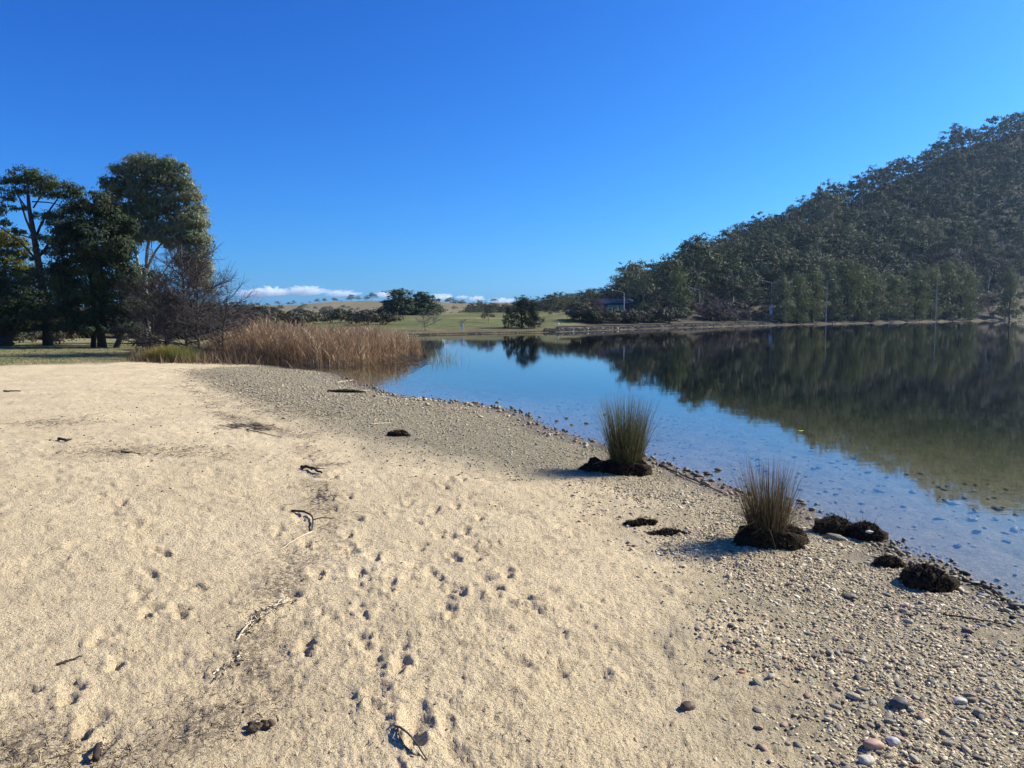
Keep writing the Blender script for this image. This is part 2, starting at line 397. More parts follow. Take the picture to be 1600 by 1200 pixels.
# scuffs and prints
def stamp(cx, cy, a, b, rot, depth, rim=.35):
    r0 = math.hypot(cx, cy); e = max(a, b)*2.3
    i0 = np.searchsorted(rr, max(r0-e, 1.15)); i1 = np.searchsorted(rr, r0+e)
    t0 = math.atan2(cx, cy); j0 = np.searchsorted(az, t0-e/r0); j1 = np.searchsorted(az, t0+e/r0)
    if i1-i0 < 2 or j1-j0 < 2: return
    x = X[i0:i1, j0:j1]-cx; y = Y[i0:i1, j0:j1]-cy; c, q = math.cos(rot), math.sin(rot)
    x = x+vnoise(X[i0:i1, j0:j1], Y[i0:i1, j0:j1], .9/b, 7)*b*1.1; y = y+vnoise(X[i0:i1, j0:j1], Y[i0:i1, j0:j1], .9/b, 11)*b*1.1
    u = (x*c+y*q)/a; v = (-x*q+y*c)/b; d = u*u+v*v
    Z[i0:i1, j0:j1] += -depth*np.exp(-d**1.4*1.1)+rim*depth*np.exp(-((np.sqrt(d)-1.45)/.38)**2)
for k in range(1900):
    r0 = 1.5*(28/1.5)**(rng.random()**.7); t0 = rng.uniform(-.72, .5); cx, cy = r0*math.sin(t0), r0*math.cos(t0)
    if cx > .15*cy+1.6 or cx > 1.8+0.02*cy: continue
    a = (.016+.05*rng.random()**2.2)*(1+.9*sstep(3, 9, r0)); stamp(cx, cy, a, a*rng.uniform(.3, .75), rng.uniform(0, 3.14), rng.uniform(.04, .16)*a*(.6+.6*sstep(3, 8, r0)), .25)
prints = [(660,1092,.055,.04,.4),(608,1098,.035,.032,.0),(602,1140,.06,.04,.3),(650,1125,.075,.05,1.2),(695,1130,.05,.028,-.9),(708,1180,.09,.03,-1.0),
          (592,1015,.05,.035,.2),(580,1035,.06,.05,0),(627,1038,.075,.032,-1.5),(627,1012,.04,.03,.6),(460,977,.075,.04,.4),(490,983,.05,.032,.3),(480,960,.04,.028,0),(500,966,.035,.022,0),
          (740,855,.17,.05,-1.0),(737,832,.05,.04,.5),(700,835,.06,.05,.2),(560,895,.09,.05,.3),(575,915,.07,.05,.5),(640,905,.05,.045,.1),(650,880,.07,.04,.7),(700,925,.07,.04,-.6),(600,950,.06,.035,.2),
          (760,905,.06,.05,.1),(820,940,.07,.04,-.7),(830,955,.06,.03,-.7),(870,1050,.04,.04,0),(800,1035,.06,.05,0),(540,860,.08,.05,.2),(150,1165,.12,.035,1.5),(40,1080,.05,.04,0),(560,1095,.045,.03,.2)]
for px, py, a, b, rot in prints:
    p = G(px, py); stamp(p[0], p[1], a*1.2, b*1.2, rot, min(.030, b*.5), .3)
for px0, py0, px1, py1, m_ in ((640, 1230, 590, 960, 5), (590, 950, 555, 830, 5), (720, 960, 650, 770, 9), (560, 830, 470, 680, 12), (790, 930, 700, 740, 10), (470, 680, 370, 610, 14), (300, 950, 140, 740, 11), (500, 1000, 440, 780, 9), (60, 1200, 250, 900, 7)):
    A_, B_ = G(px0, py0), G(px1, py1); d_ = math.atan2(B_[1]-A_[1], B_[0]-A_[0])
    for k in range(m_):
        t = k/m_; c_ = A_+(B_-A_)*t; s_ = .085*(-1)**k+rng.normal(0, .02); cx, cy = c_[0]-math.sin(d_)*s_, c_[1]+math.cos(d_)*s_; q_ = d_+rng.normal(0, .18)
        dp = rng.uniform(.015, .023); stamp(cx+.045*math.cos(q_), cy+.045*math.sin(q_), .075, .05, q_, dp, .45); stamp(cx-.075*math.cos(q_), cy-.075*math.sin(q_), .042, .036, q_, dp*1.25, .45)
V = np.stack([X, Y, Z], -1).reshape(-1, 3)
ii = np.arange((NR-1)*NA).reshape(NR-1, NA)[:, :-1].ravel()
beach = mesh_from('beach', V, np.stack([ii, ii+1, ii+1+NA, ii+NA], 1)[:, ::-1], None, True)
for nm, arr in (('gravel', grav), ('wet', wet), ('grass', gr_), ('bed', bed), ('litter', lit)):
    a = beach.attributes.new(nm, 'FLOAT', 'POINT'); a.data.foreach_set('value', arr.astype(np.float32).ravel())
tag(link('beach_ground', beach, M['ground']), kind='structure')
def HB(x, y):                               # height of the real beach mesh near (x,y)
    r0 = math.hypot(x, y); t0 = math.atan2(x, y)
    i = min(max(int(round(np.interp(r0, rr, np.arange(NR)))), 0), NR-1); j = min(max(int(round(np.interp(t0, az, np.arange(NA)))), 0), NA-1)
    return float(Z[i, j])
def HBv(x, y):
    i = np.clip(np.rint(np.interp(np.hypot(x, y), rr, np.arange(NR))).astype(int), 0, NR-1)
    j = np.clip(np.rint(np.interp(np.arctan2(x, y), az, np.arange(NA))).astype(int), 0, NA-1)
    return Z[i, j]
def GB(px, py):
    p = G(px, py); return np.array([p[0], p[1], HB(p[0], p[1])])

# ------------------------------------------------------------------ wide ground sheet
az2 = np.radians(np.concatenate([np.linspace(-180, -50, 60)[:-1], np.linspace(-50, 50, 330), np.linspace(50, 180, 60)[1:]]))
r2 = np.concatenate([[.02, .6], 1.0*(4500/1.0)**(np.linspace(0, 1, 200))])
A2, R2 = np.meshgrid(az2, r2); X2 = R2*np.sin(A2); Y2 = R2*np.cos(A2)
s2 = -sdf(LAKE, X2, Y2); Z2 = H(X2, Y2)
inb = (R2 > 1.2) & (R2 < 72) & (np.degrees(A2) > -45.5) & (np.degrees(A2) < 49.5)
Z2 = np.where(inb, Z2-.35, Z2); Z2 = np.where(Y2 < 8, np.where(s2 > 0, np.clip(.05+.1*s2, 0, .42)+0*Z2, Z2), Z2)
Z2 = np.where(inb, np.minimum(Z2, H(X2, Y2)-.3), Z2)
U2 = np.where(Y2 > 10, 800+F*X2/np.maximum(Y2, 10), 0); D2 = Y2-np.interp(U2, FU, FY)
tint = np.zeros(X2.shape+(3,)); tint[:] = (.13, .11, .055)
def setc(mask, c):
    m_ = np.clip(mask, 0, 1)[..., None]; tint[:] = tint*(1-m_)+np.array(c)*m_
setc((Y2 < 20)*1.0*(U2 < 1), (.5, .39, .25))
golf = sstep(6, 12, D2)*(U2 > 480)*sstep(1010, 960, U2)*sstep(230, 160, D2)
setc(golf, (.115, .125, .045))
setc(golf*sstep(-.05, .25, fbm(X2, Y2, 1/18., 3, 44)), (.19, .18, .07))
setc(sstep(250, 420, D2)*sstep(1000, 850, U2), (.20, .165, .085))
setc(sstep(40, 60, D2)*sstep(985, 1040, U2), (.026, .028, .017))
setc(sstep(0, 2, D2)*sstep(40, 34, D2)*sstep(880, 930, U2), (.075, .062, .042))
setc(sstep(30, 34, D2)*sstep(54, 46, D2)*sstep(860, 900, U2), (.15, .13, .075))
setc(sstep(20, 26, D2)*sstep(60, 50, D2)*sstep(1000, 1100, U2), (.07, .06, .038))
setc((s2 < 0.0)*1.0, (.08, .068, .04))
m, nt, o = mat('far_ground'); a = N(nt, 'ShaderNodeAttribute', attribute_name='col'); P = pos(nt)
c = mix(nt, 1.0, a.outputs['Color'], ramp(nt, noise(nt, P, .35, 6, .7), [(.3, (.6, .6, .6)), (.7, (1.35, 1.35, 1.35))]), 'MULTIPLY')
princ(nt, o, c, .95, .1, bump(nt, noise(nt, P, 1.2, 5, .7), .25, .8)); M['farground'] = m
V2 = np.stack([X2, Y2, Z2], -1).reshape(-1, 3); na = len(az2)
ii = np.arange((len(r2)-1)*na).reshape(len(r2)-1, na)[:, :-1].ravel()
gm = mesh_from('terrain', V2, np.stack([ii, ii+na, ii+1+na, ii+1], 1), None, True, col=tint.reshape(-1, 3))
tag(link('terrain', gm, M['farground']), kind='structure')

# ------------------------------------------------------------------ water
m, nt, o = mat('lake_water'); P = pos(nt)
fr = N(nt, 'ShaderNodeFresnel'); fr.inputs['IOR'].default_value = 1.42
gl = N(nt, 'ShaderNodeBsdfGlossy'); gl.inputs['Roughness'].default_value = .001; gl.inputs['Color'].default_value = (.97, .97, .97, 1)
tr = N(nt, 'ShaderNodeBsdfTransparent'); tr.inputs[0].default_value = (.97, .96, .90, 1)
mp = N(nt, 'ShaderNodeMapping'); mp.inputs['Scale'].default_value = (.55, 1.6, 1); mp.inputs['Rotation'].default_value = (0, 0, .15); nt.links.new(P, mp.inputs[0])
h1 = noise(nt, mp.outputs[0], 9, 3, .5); h2 = noise(nt, mp.outputs[0], 1.3, 3, .5); patch = noise(nt, P, .12, 3)
h = math_(nt, 'ADD', math_(nt, 'MULTIPLY', h1, math_(nt, 'MULTIPLY', patch, .5)), math_(nt, 'MULTIPLY', h2, 1.2))
nr = bump(nt, h, .0009, 1.0)
nt.links.new(nr, fr.inputs['Normal']); nt.links.new(nr, gl.inputs['Normal'])
bf = N(nt, 'ShaderNodeMapRange'); nt.links.new(N(nt, 'ShaderNodeNewGeometry').outputs['Backfacing'], bf.inputs[0]); bf.inputs[3].default_value = 1.42; bf.inputs[4].default_value = 1/1.42
nt.links.new(bf.outputs[0], fr.inputs['IOR'])   # the node inverts the index on the underside: undo that, the surface is not refracting
va = N(nt, 'ShaderNodeVolumeAbsorption'); va.inputs['Color'].default_value = (.55, .60, .40, 1); va.inputs['Density'].default_value = WATERD; nt.links.new(va.outputs[0], o.inputs['Volume'])
x = N(nt, 'ShaderNodeMixShader'); nt.links.new(fr.outputs[0], x.inputs[0]); nt.links.new(tr.outputs[0], x.inputs[1]); nt.links.new(gl.outputs[0], x.inputs[2])
nt.links.new(x.outputs[0], o.inputs[0]); M['water'] = m
wv = np.array([(x, y, z) for z in (-3.0, 0) for x, y in ((-60, -100), (1400, -100), (1400, 470), (-60, 470))], float)
tag(link('lake_water', mesh_from('lake_water', wv, [[3, 2, 1, 0], [4, 5, 6, 7], [0, 1, 5, 4], [1, 2, 6, 5], [2, 3, 7, 6], [3, 0, 4, 7]]), m), kind='structure')

# ------------------------------------------------------------------ far trees: variants
def gum_variant(seed, h=12.0, n=3300, leaf=.33, w=.40, nb=10, simple=False, low=.5):
    """spreading gum: forked pale trunk, several flat leaf domes"""
    L = MB(); T = MB(); r = random.Random(seed)
    tops = []
    for k in range(nb):
        a = k*2.4+r.uniform(-.5, .5); q = math.sqrt((k+.5)/nb)*w*h
        z = h*(.95-low*(q/(w*h))**1.3)*r.uniform(.80, 1.0)
        c = np.array([q*math.cos(a)*.85, q*math.sin(a)*.85, z-.1*h]); rad = h*r.uniform(.12, .20)
        P, nrm = blob_points(c, (rad*1.2, rad*1.2, rad*.8), int(n/nb), 22, .15, .5, (.75, 1.0))
        leaf_quads(L, P, leaf*1.1, leaf*.75, nrm=nrm)
        tops.append(c)
    if simple: return L, None
    f = np.array([r.uniform(-.03, .03)*h, r.uniform(-.03, .03)*h, h*.32])
    tube(T, bez([(0, 0, -.4), f*.5+np.array([.02*h, 0, 0]), f], 5), np.linspace(.026, .017, 5)*h, 6)
    for c in tops:
        if c[2] < .56*h: continue
        md = (f+c)/2+np.array([c[0]*.12, c[1]*.12, -.02*h]); tube(T, bez([f, md, c], 5), np.linspace(.013, .004, 5)*h, 4)
    return L, T
def upright_variant(seed, h=14.0, n=3400, leaf=.45, w=.26, top=.5):
    """she-oak: dense upright crown of hanging wisps, ragged outline"""
    L = MB(); T = MB(); r = random.Random(seed); nb = 16
    for k in range(nb):
        t = (k+.5)/nb; z = h*(.05+.88*t); env = w*h*(1-.75*max(0, (t-top)/(1-top))**1.6)*(.75+.25*min(1, t/.25))
        for _ in range(2):
            a = r.uniform(0, 6.28); q = env*r.uniform(.15, .75); rad = h*r.uniform(.07, .11)
            P, nrm = blob_points((q*math.cos(a), q*math.sin(a), z), (rad, rad, rad*1.7), int(n/nb/2), 12, .3, .3)
            leaf_quads(L, P, leaf*1.5, leaf*.5, np.array([0, 0, 1.0]), .55, nrm=nrm)
    tube(T, bez([(0, 0, -.4), (.01*h, 0, .3*h), (0, 0, .85*h)], 6), np.linspace(.02, .005, 6)*h, 5)
    for k in range(5):
        a = r.uniform(0, 6.28); tube(T, bez([(0, 0, .1*h+k*.08*h), (.08*h*math.cos(a), .08*h*math.sin(a), .25*h+k*.1*h), (.14*h*math.cos(a), .14*h*math.sin(a), .45*h+k*.1*h)], 4), [.009*h, .006*h, .004*h, .002*h], 4)
    return L, T
def bush_variant(seed, n=900, leaf=.3):
    L = MB(); r = random.Random(seed)
    for k in range(7):
        a = r.uniform(0, 6.28); q = r.uniform(0, .65)
        P, nrm = blob_points((q*math.cos(a)*1.3, q*math.sin(a)*1.3, .45+.25*r.random()), (.5, .5, .45), n//7, 14, .25, .3)
        P[:, 2] = np.abs(P[:, 2]); leaf_quads(L, P, leaf*.6, leaf*.4, nrm=nrm)
    T = MB()
    for k in range(4):
        a = r.uniform(0, 6.28); tube(T, bez([(0, 0, -.1), (.2*math.cos(a), .2*math.sin(a), .3), (.45*math.cos(a), .45*math.sin(a), .7)], 4), [.04, .03, .02, .01], 4)
    return L, T
def bare_variant(seed, h=1.0, nmain=9, spread=.5, n2=7, n3=5, r0=.028, fork=.18, upb=.6):
    """leafless tree: forked limbs splitting to fine twigs"""
    B = MB(); r = np.random.default_rng(seed)
    def seg(p, d, ln, rad, sides=3, k=4):
        pts = [p]; 
        for i in range(k-1):
            d = unit(d+r.normal(0, .16, 3)+np.array([0, 0, .05])); pts.append(pts[-1]+d*ln/(k-1))
        tube(B, np.array(pts), np.linspace(rad, rad*.35, k), sides); return np.array(pts), d
    base, d0 = seg(np.array([0, 0, -.03*h]), np.array([0, 0, 1.0]), (fork+.03)*h, r0*h, 6)
    top = base[-1]; lead, _ = seg(top, np.array([r.normal(0, .1), r.normal(0, .1), 1]), (1-fork)*h*.95, r0*h*.7, 5, 7)
    for i in range(nmain):
        t = (i+.5)/nmain*.8; p = lead[0]+(lead[-1]-lead[0])*t; idx = t*6; j = int(idx); p = lead[j]+(lead[min(j+1, 6)]-lead[j])*(idx-j)
        a = i*2.4+r.uniform(-.4, .4); d = np.array([math.cos(a), math.sin(a), upb*(.5+t)]); ln = spread*h*(1-.62*t)*r.uniform(.85, 1.2)
        P1, d1 = seg(p, d, ln, r0*h*.38*(1-.5*t), 4, 6)
        for q in range(n2):
            tt = (q+.6)/n2; k = min(int(tt*5), 4); pp = P1[k]+(P1[k+1]-P1[k])*(tt*5-k)
            d2 = unit(d)+r.normal(0, .55, 3)+np.array([0, 0, .25]); P2, _ = seg(pp, unit(d2), ln*.42*(1.1-.5*tt), r0*h*.13, 3, 4)
            for w in range(n3):
                k = min(int((w+.5)/n3*3), 2); d3 = unit(d2)+r.normal(0, .6, 3); seg(P2[k+1], unit(d3), ln*.2, r0*h*.065, 3, 3)
    return B
def plant(name, loc, sc, parts, label, cat, group, rz=None, sz=None):
    e = empty(name, loc, label, cat, group, rng.uniform(0, 6.28) if rz is None else rz)
    e.scale = (sc, sc, sz or sc)
    for nm, me in parts:
        if me is not None: link(nm, me, None, e)
    return e
def var(maker, mt, tm, seeds, name, **kw):
    out = []
    for sd_ in seeds:
        L, T = maker(sd_, **kw); ml = L.mesh(name+'_crown'); ml.materials.append(M[mt])
        mt_ = None
        if T is not None: mt_ = T.mesh(name+'_trunk', True); mt_.materials.append(M[tm])
        out.append([('crown', ml), ('trunk', mt_)])
    return out
gums = var(gum_variant, 'gum', 'gumbarkfar', range(7), 'gum_tree')
gums2 = var(gum_variant, 'scrub', 'gumbarkfar', range(20, 23), 'gum_tree')
shes = var(upright_variant, 'she', 'bark', range(5), 'she_oak')
dshe = var(upright_variant, 'darkshe', 'bark', range(10, 12), 'she_oak', n=4200, w=.38, top=.3)
bush_s = var(bush_variant, 'scrub', 'bark', range(3), 'shrub'); bush_b = var(bush_variant, 'bank', 'bark', range(3, 6), 'shrub')
figs = var(gum_variant, 'fig', 'bark', (31, 32), 'fig_tree', n=11000, leaf=.36, w=.38, nb=38, low=.85, h=10.0)
belt = var(gum_variant, 'scrub', 'gumbarkfar', range(40, 44), 'gum_tree', n=3800, w=.45, nb=18, low=.75)+var(gum_variant, 'gum', 'gumbarkfar', range(44, 48), 'gum_tree', n=3800, w=.45, nb=18, low=.7)
def bvar(seeds, mt, **kw):
    out = []
    for q in seeds:
        me = bare_variant(q, **kw).mesh('bare_tree'); me.materials.append(M[mt]); out.append([('branches', me)])
    return out
bare_p = bvar((1, 2), 'twigpale', spread=.55, n2=8, n3=6, r0=.04, nmain=11)
bare_r = bvar((3, 4, 5), 'twigred', spread=.42, n2=8, n3=6, nmain=14, fork=.08, r0=.03)

def at_depth(px, Yd):                       # foot point on the terrain at bearing px and depth Yd
    x = (px-800)/F*Yd; return np.array([x, Yd, gz(x, Yd)-.05])
def tree_px(kinds, px, ytop, Yd, label, cat, group=None, name='tree', hm=12.0, wscale=1.0, jz=None):
    p = at_depth(px, Yd); zt = PY(px, ytop, Yd)[2]; sc = (zt-p[2])/hm
    v = kinds[rng.integers(0, len(kinds))] if jz is None else kinds[jz]
    return plant(name, tuple(p), sc*wscale, v, label, cat, group, sz=sc)

# ---- hillside forest
cand = []
for k in range(60000):
    u = rng.uniform(985, 2000); ys = float(np.interp(u, FU, FY)); d = 52+rng.random()*330
    Yd = ys+d; x = (u-800)/F*Yd; cand.append((x, Yd, u, d))
    if len(cand) > 26000: break
cell = {}; trees = []
crestd = lambda u: float(np.interp(u, [900,1000,1100,1200,1300,1400,1500,1600,1900], [150,212,244,262,280,290,280,267,270]))
for x, y, u, d in cand:
    if d > crestd(u)+22: continue
    key = (int(x//9.7), int(y//9.7)); bad = False
    for i in (-1, 0, 1):
        for j in (-1, 0, 1):
            for q in cell.get((key[0]+i, key[1]+j), ()):
                if (q[0]-x)**2+(q[1]-y)**2 < 8.7**2: bad = True
    if bad: continue
    cell.setdefault(key, []).append((x, y)); trees.append((x, y, u, d))
trees = [t for t in trees if t[2] < 1760]
tz = H(np.array([t[0] for t in trees]), np.array([t[1] for t in trees]))
order = sorted(range(len(trees)), key=lambda i: trees[i][1] if trees[i][2] < 1625 else 1e6)
ind = set(order[:185]); FB = MB(); simp = [gum_variant(60+k, n=950, leaf=.50, simple=True)[0] for k in range(4)]
simp = [(np.concatenate(s_.V), np.concatenate(s_.Q)) for s_ in simp]
TB_ = MB()
for i, (x, y, u, d) in enumerate(trees):
    h = rng.uniform(.85, 1.9)*(.8 if u < 1080 else 1)
    if i in ind:
        v = (gums if rng.random() < .82 else gums2); v = v[rng.integers(0, len(v))]
        plant('gum_tree', (x, y, tz[i]-.3), h, v, 'olive gum tree in the dense forest covering the steep hill across the lake', 'tree', 'gum trees of the hillside forest')
    else:
        Vs, Qs = simp[rng.integers(0, 4)]; a = rng.uniform(0, 6.28); c_, s_ = math.cos(a), math.sin(a)
        R = np.array([[c_, -s_, 0], [s_, c_, 0], [0, 0, 1]]); FB.add(Vs@R.T*h+np.array([x, y, tz[i]-.3]), Qs)
        if u < 1640: tube(TB_, [(x, y, tz[i]-.5), (x+.3, y, tz[i]+4*h), (x+.2*rng.normal(), y, tz[i]+9*h)], [.24, .18, .07], 4)
fo = FB.build('hillside_forest', M['gum']); tag(fo, 'dense mass of gum crowns on the upper slopes of the far hill', 'forest', kind='stuff')
tb = TB_.build('forest_trunks', M['gumbarkfar'], fo); tb['kind'] = 'stuff'
print('forest', len(trees), 'ind', len(ind))

# ---- trees along the far shore, each placed
for px, yt, Yd, hm in ((626,446,186,10),(662,449,190,10)):
    tree_px(figs, px, yt, Yd, 'dark round %s fig tree of the pair on the golf course slope' % ('left-hand' if px < 640 else 'right-hand'), 'tree', None, 'fig_tree', 9.0, 1.5)
for px, yt, Yd, lab in ((666,487,97,'leafless grey tree by the far bank, just below the dark fig trees'),(723,498,103,'smallest leafless tree on the green slope near the far waterline'),(681,484,115,'thin leafless tree at the right foot of the fig trees')):
    tree_px(bare_p, px, yt, Yd, lab, 'tree', None, 'bare_tree', 1.0, 1.15)
tree_px(gums2, 764, 478, 124, 'grey-brown umbrella shaped tree alone on the green slope', 'tree', None, 'gum_tree', 12, 1.0)
tree_px(dshe, 795, 479, 106, 'narrow dark green column tree on the far waterline', 'tree', None, 'she_oak', 14, 1.0)
tree_px(dshe, 816, 464, 108, 'left of the two broad dark trees standing behind the far waterline', 'tree', None, 'she_oak', 14, 1.5)
tree_px(dshe, 835, 470, 108, 'right of the two broad dark trees standing behind the far waterline', 'tree', None, 'she_oak', 14, 1.4)
tree_px(shes, 1060, 424, 160, 'tall dark pointed she-oak on the bank left of the spreading pale gum', 'tree', None, 'she_oak', 14, 1.2)
tree_px(gums, 1140, 432, 205, 'left half of the wide spreading gum pair with white stems above the bank', 'tree', None, 'gum_tree', 12, 1.3)
tree_px(gums, 1168, 430, 205, 'right half of the wide spreading gum pair with white stems above the bank', 'tree', None, 'gum_tree', 12, 1.25)
for px, yt, Yd, lab in ((928,462,124,'tall purple-brown leafless tree on the stony bank right of the dark trees'),(962,486,130,'low leafless tree on the bank below the small building'),
                        (1098,470,158,'leafless purplish shrub tree just right of the pointed she-oak'),(1128,458,160,'tallest leafless purplish tree below the spreading gum'),
                        (1150,470,164,'leafless purplish tree touching the low bank below the spreading gum'),(1172,478,166,'low leafless bush left of the white based street lamp'),(1498,452,246,'leafless reddish tree left of the rubble bank at far right'),
                        (1522,448,253,'broad leafless reddish tree above the rubble bank at far right'),(1545,462,262,'low leafless reddish bush right end of the far bank')):
    tree_px(bare_r, px, yt, Yd, lab, 'tree', None, 'bare_tree', 1.0, 1.35)
sheo = [(1222,432,176),(1245,428,179),(1268,420,182),(1292,425,184),(1318,402,188),(1340,412,191),(1362,420,195),(1385,428,199),(1405,432,204),(1428,418,210),(1452,415,214),(1474,408,219),(1497,412,224),(1512,428,228),(1232,470,172),(1310,468,180),(1375,470,190),(1440,472,203)]
for px, yt, Yd in sheo:
    Yd = float(np.interp(px, FU, FY))+rng.uniform(3.2, 8)
    tree_px(shes, px, yt, Yd, 'upright olive she-oak in the thick row along the far waterline below the hill', 'tree', 'she-oaks in the row along the far waterline', 'she_oak', 14, 1.15)
tree_px(shes, 1575, 420, 262, 'olive she-oak standing alone right of the long row at far right', 'tree', None, 'she_oak', 14, .9)
# mid-distance gums between golf course and hill
mid = [(738,470,230),(752,466,240),(770,470,236),(788,472,240),(812,462,220),(838,460,225),(858,456,215),(872,452,230),(890,458,205),(905,455,215),(925,450,225),(948,452,215),(965,436,235),(985,430,240),(1003,428,230),(1020,424,235),(1035,440,205),(1012,455,195),(1000,462,190),(1085,440,215),(1098,430,225),(1115,425,240),(1195,430,250),(1040,415,250),(880,470,190),(860,475,190),(915,472,188),(1210,450,240),(720,484,250),(708,486,260),(695,487,255)]
mid += [(px_+rng.uniform(-9, 12), yt_+rng.uniform(5, 16), Yd_-rng.uniform(8, 25)) for px_, yt_, Yd_ in mid for _ in (0, 1)]
mid += [(float(q_), float(np.interp(q_, [730, 800, 840, 870, 940, 990], [474, 470, 464, 455, 446, 434]))+rng.uniform(-1, 7), rng.uniform(235, 285)) for q_ in np.arange(735, 995, 6.5)]
for px, yt, Yd in mid:
    k = belt
    tree_px(k, px, yt, Yd, 'grey-green gum in the tree belt between the golf slope and the hill', 'tree', 'gums in the belt at the foot of the hill', 'gum_tree', 10.6, rng.uniform(1.2, 1.6))
# bank shrubs
for k in range(185):
    u = rng.uniform(900, 1740); ys = float(np.interp(u, FU, FY)); d = rng.uniform(9, 34)
    if 930 < u < 990 and d > 16: d = rng.uniform(8, 15)
    if rng.random() < .2: d = rng.uniform(56, 66)
    p = at_depth(u, ys+d); v = bush_b[rng.integers(0, 3)] if rng.random() < .7 else bush_s[rng.integers(0, 3)]
    sc = rng.uniform(1.5, 3.0); plant('shrub', tuple(p), sc, v, 'dark scrubby shrub on the embankment between the shore path and the road', 'shrub', 'shrubs covering the far embankment', sz=sc*.9)
# scrub behind the reeds, to the left
sc_l = [(575,486,115,5.5,'rounded grey-brown shrub thicket behind the right end of the reeds'),(600,492,118,4.5,'small brown thicket touching the left fig tree behind the reeds'),(548,484,125,5,'dark green thicket behind the middle of the reeds')]
for px, yt, Yd, r_, lab in sc_l:
    p = at_depth(px, Yd); zt = PY(px, yt, Yd)[2]; plant('shrub', tuple(p), r_*.62, bush_s[0], lab, 'shrub', None, sz=(zt-p[2])/1.1)
for k in range(46):
    px = rng.uniform(355, 610); Yd = rng.uniform(115, 330); p = at_depth(px, Yd); yt = rng.uniform(483, 494)-(8 if px < 430 else 0); zt = PY(px, yt, Yd)[2]
    if zt-p[2] < 1: continue
    plant('shrub', tuple(p), (zt-p[2])*rng.uniform(.8, 1.3), (bush_s+bush_b)[rng.integers(0, 6)], 'brownish scrub bush on the flat behind the reed bed', 'shrub', 'scrub on the flat behind the reeds', sz=(zt-p[2])/1.1)
for px, h in ((421,6),(437,7),(454,6),(462,7),(499,7.5),(510,6.5),(526,8),(547,6),(552,11),(563,7),(576,9),(584,12),(536,3),(700,7),(705,11),(475,3),(487,3)):
    Yd = 890+rng.uniform(-15, 15); p = at_depth(px, Yd); v = gums[rng.integers(0, 5)]; plant('gum_tree', tuple(p), h/12*1.25, v, 'small lone gum silhouetted on the crest of the distant brown hill', 'tree', 'lone gums along the distant ridge', sz=h/12)
for k in range(42):
    px = rng.uniform(390, 830); Yd = rng.uniform(420, 720); p = at_depth(px, Yd); h = rng.uniform(3, 6.5)
    v = (gums2+gums)[rng.integers(0, 8)]; plant('gum_tree', tuple(p), h/12*1.5, v, 'low scattered tree on the lower slope of the distant brown hill', 'tree', 'scattered trees on the distant brown hill', sz=h/12)

# ---- far shore path, road, rubble, lamps, building
def strip(name, mt, d0, d1, u0, u1, lift):
    us = np.linspace(u0, u1, 200); V = []
    for u in us:
        ys = float(np.interp(u, FU, FY))
        for d in (d0, (d0+d1)/2, d1):
            Yd = ys+d; x = (u-800)/F*Yd; V.append((x, Yd, gz(x, Yd)+lift))
    V = np.array(V); ii = np.arange(199)*3; Q = np.concatenate([np.stack([ii, ii+3, ii+4, ii+1], 1), np.stack([ii+1, ii+4, ii+5, ii+2], 1)])
    return tag(link(name, mesh_from(name, V, Q), mt), kind='structure')
strip('shore_path', plain('path_gravel', (.10, .09, .065), (.075, .065, .05), 2), 5.5, 7.4, 870, 1900, .12)
strip('road', plain('asphalt', (.07, .07, .072), (.05, .05, .05), 1), 41, 50, 880, 1900, .10)
# guard rail of the road at the far right
gr0 = empty('guard_rail', tuple(at_depth(1565, 308)), 'pale metal guard rail along the road at the far right above the bank', 'guard rail')
M['rail'] = plain('galvanised_steel', (.25, .26, .26), (.18, .19, .2), 2, .6, .3)
base = np.array(gr0.location); mbp = MB(); Ps = [at_depth(u, float(np.interp(u, FU, FY))+39.5)-base for u in np.linspace(1560, 1760, 26)]
tube(mbp, [p+np.array([0, 0, .75]) for p in Ps], .18, 4); mbp.build('rail', M['rail'], gr0)
for p in Ps[::2]:
    q = MB(); tube(q, [p, p+np.array([0, 0, .8])], .08, 4); q.build('post', M['rail'], gr0)
rb = MB()
def rock(mb, c, r, col=None, sq=(1, 1, .6), sub=None):
    ico = ICO1 if sub is None else sub
    V = ico[0]*(1+rng.normal(0, .12, (len(ico[0]), 1)))*np.array(sq)*r; a = rng.uniform(0, 6.28); c_, s_ = math.cos(a), math.sin(a)
    V = V@np.array([[c_, s_, 0], [-s_, c_, 0], [0, 0, 1]]); mb.add(V+np.asarray(c), None, ico[1], col)
def ico(sub):
    import bmesh
    b = bmesh.new(); bmesh.ops.create_icosphere(b, subdivisions=sub, radius=1); b.verts.ensure_lookup_table()
    r_ = (np.array([v.co[:] for v in b.verts]), np.array([[v.index for v in f.verts] for f in b.faces])); b.free(); return r_
ICO1, ICO2, ICO3 = ico(1), ico(2), ico(3)
OCT = (np.array([(1, 0, 0), (.2, 1, 0), (-1, .1, 0), (-.1, -1, 0), (0, 0, 1.1), (0, 0, -1)], float)*1.12, np.array([(0, 1, 4), (1, 2, 4), (2, 3, 4), (3, 0, 4), (1, 0, 5), (2, 1, 5), (3, 2, 5), (0, 3, 5)]))
for k in range(2600):
    u = rng.uniform(640, 1760); ys = float(np.interp(u, FU, FY)); d = rng.uniform(-.3, 3.2)*(1 if u > 850 else .2); Yd = ys+d; x = (u-800)/F*Yd
    g = (rng.uniform(.02, .07) if rng.random() < .95 else rng.uniform(.12, .35))*np.array([1, .95, .88]); rock(rb, (x, Yd, max(gz(x, Yd), -.05)+.05), rng.uniform(.10, .30)*(1 if u > 850 else .35), g)
M['rock'] = vcol('rubble_rock', .85, .2, 6, .05, ms=3)
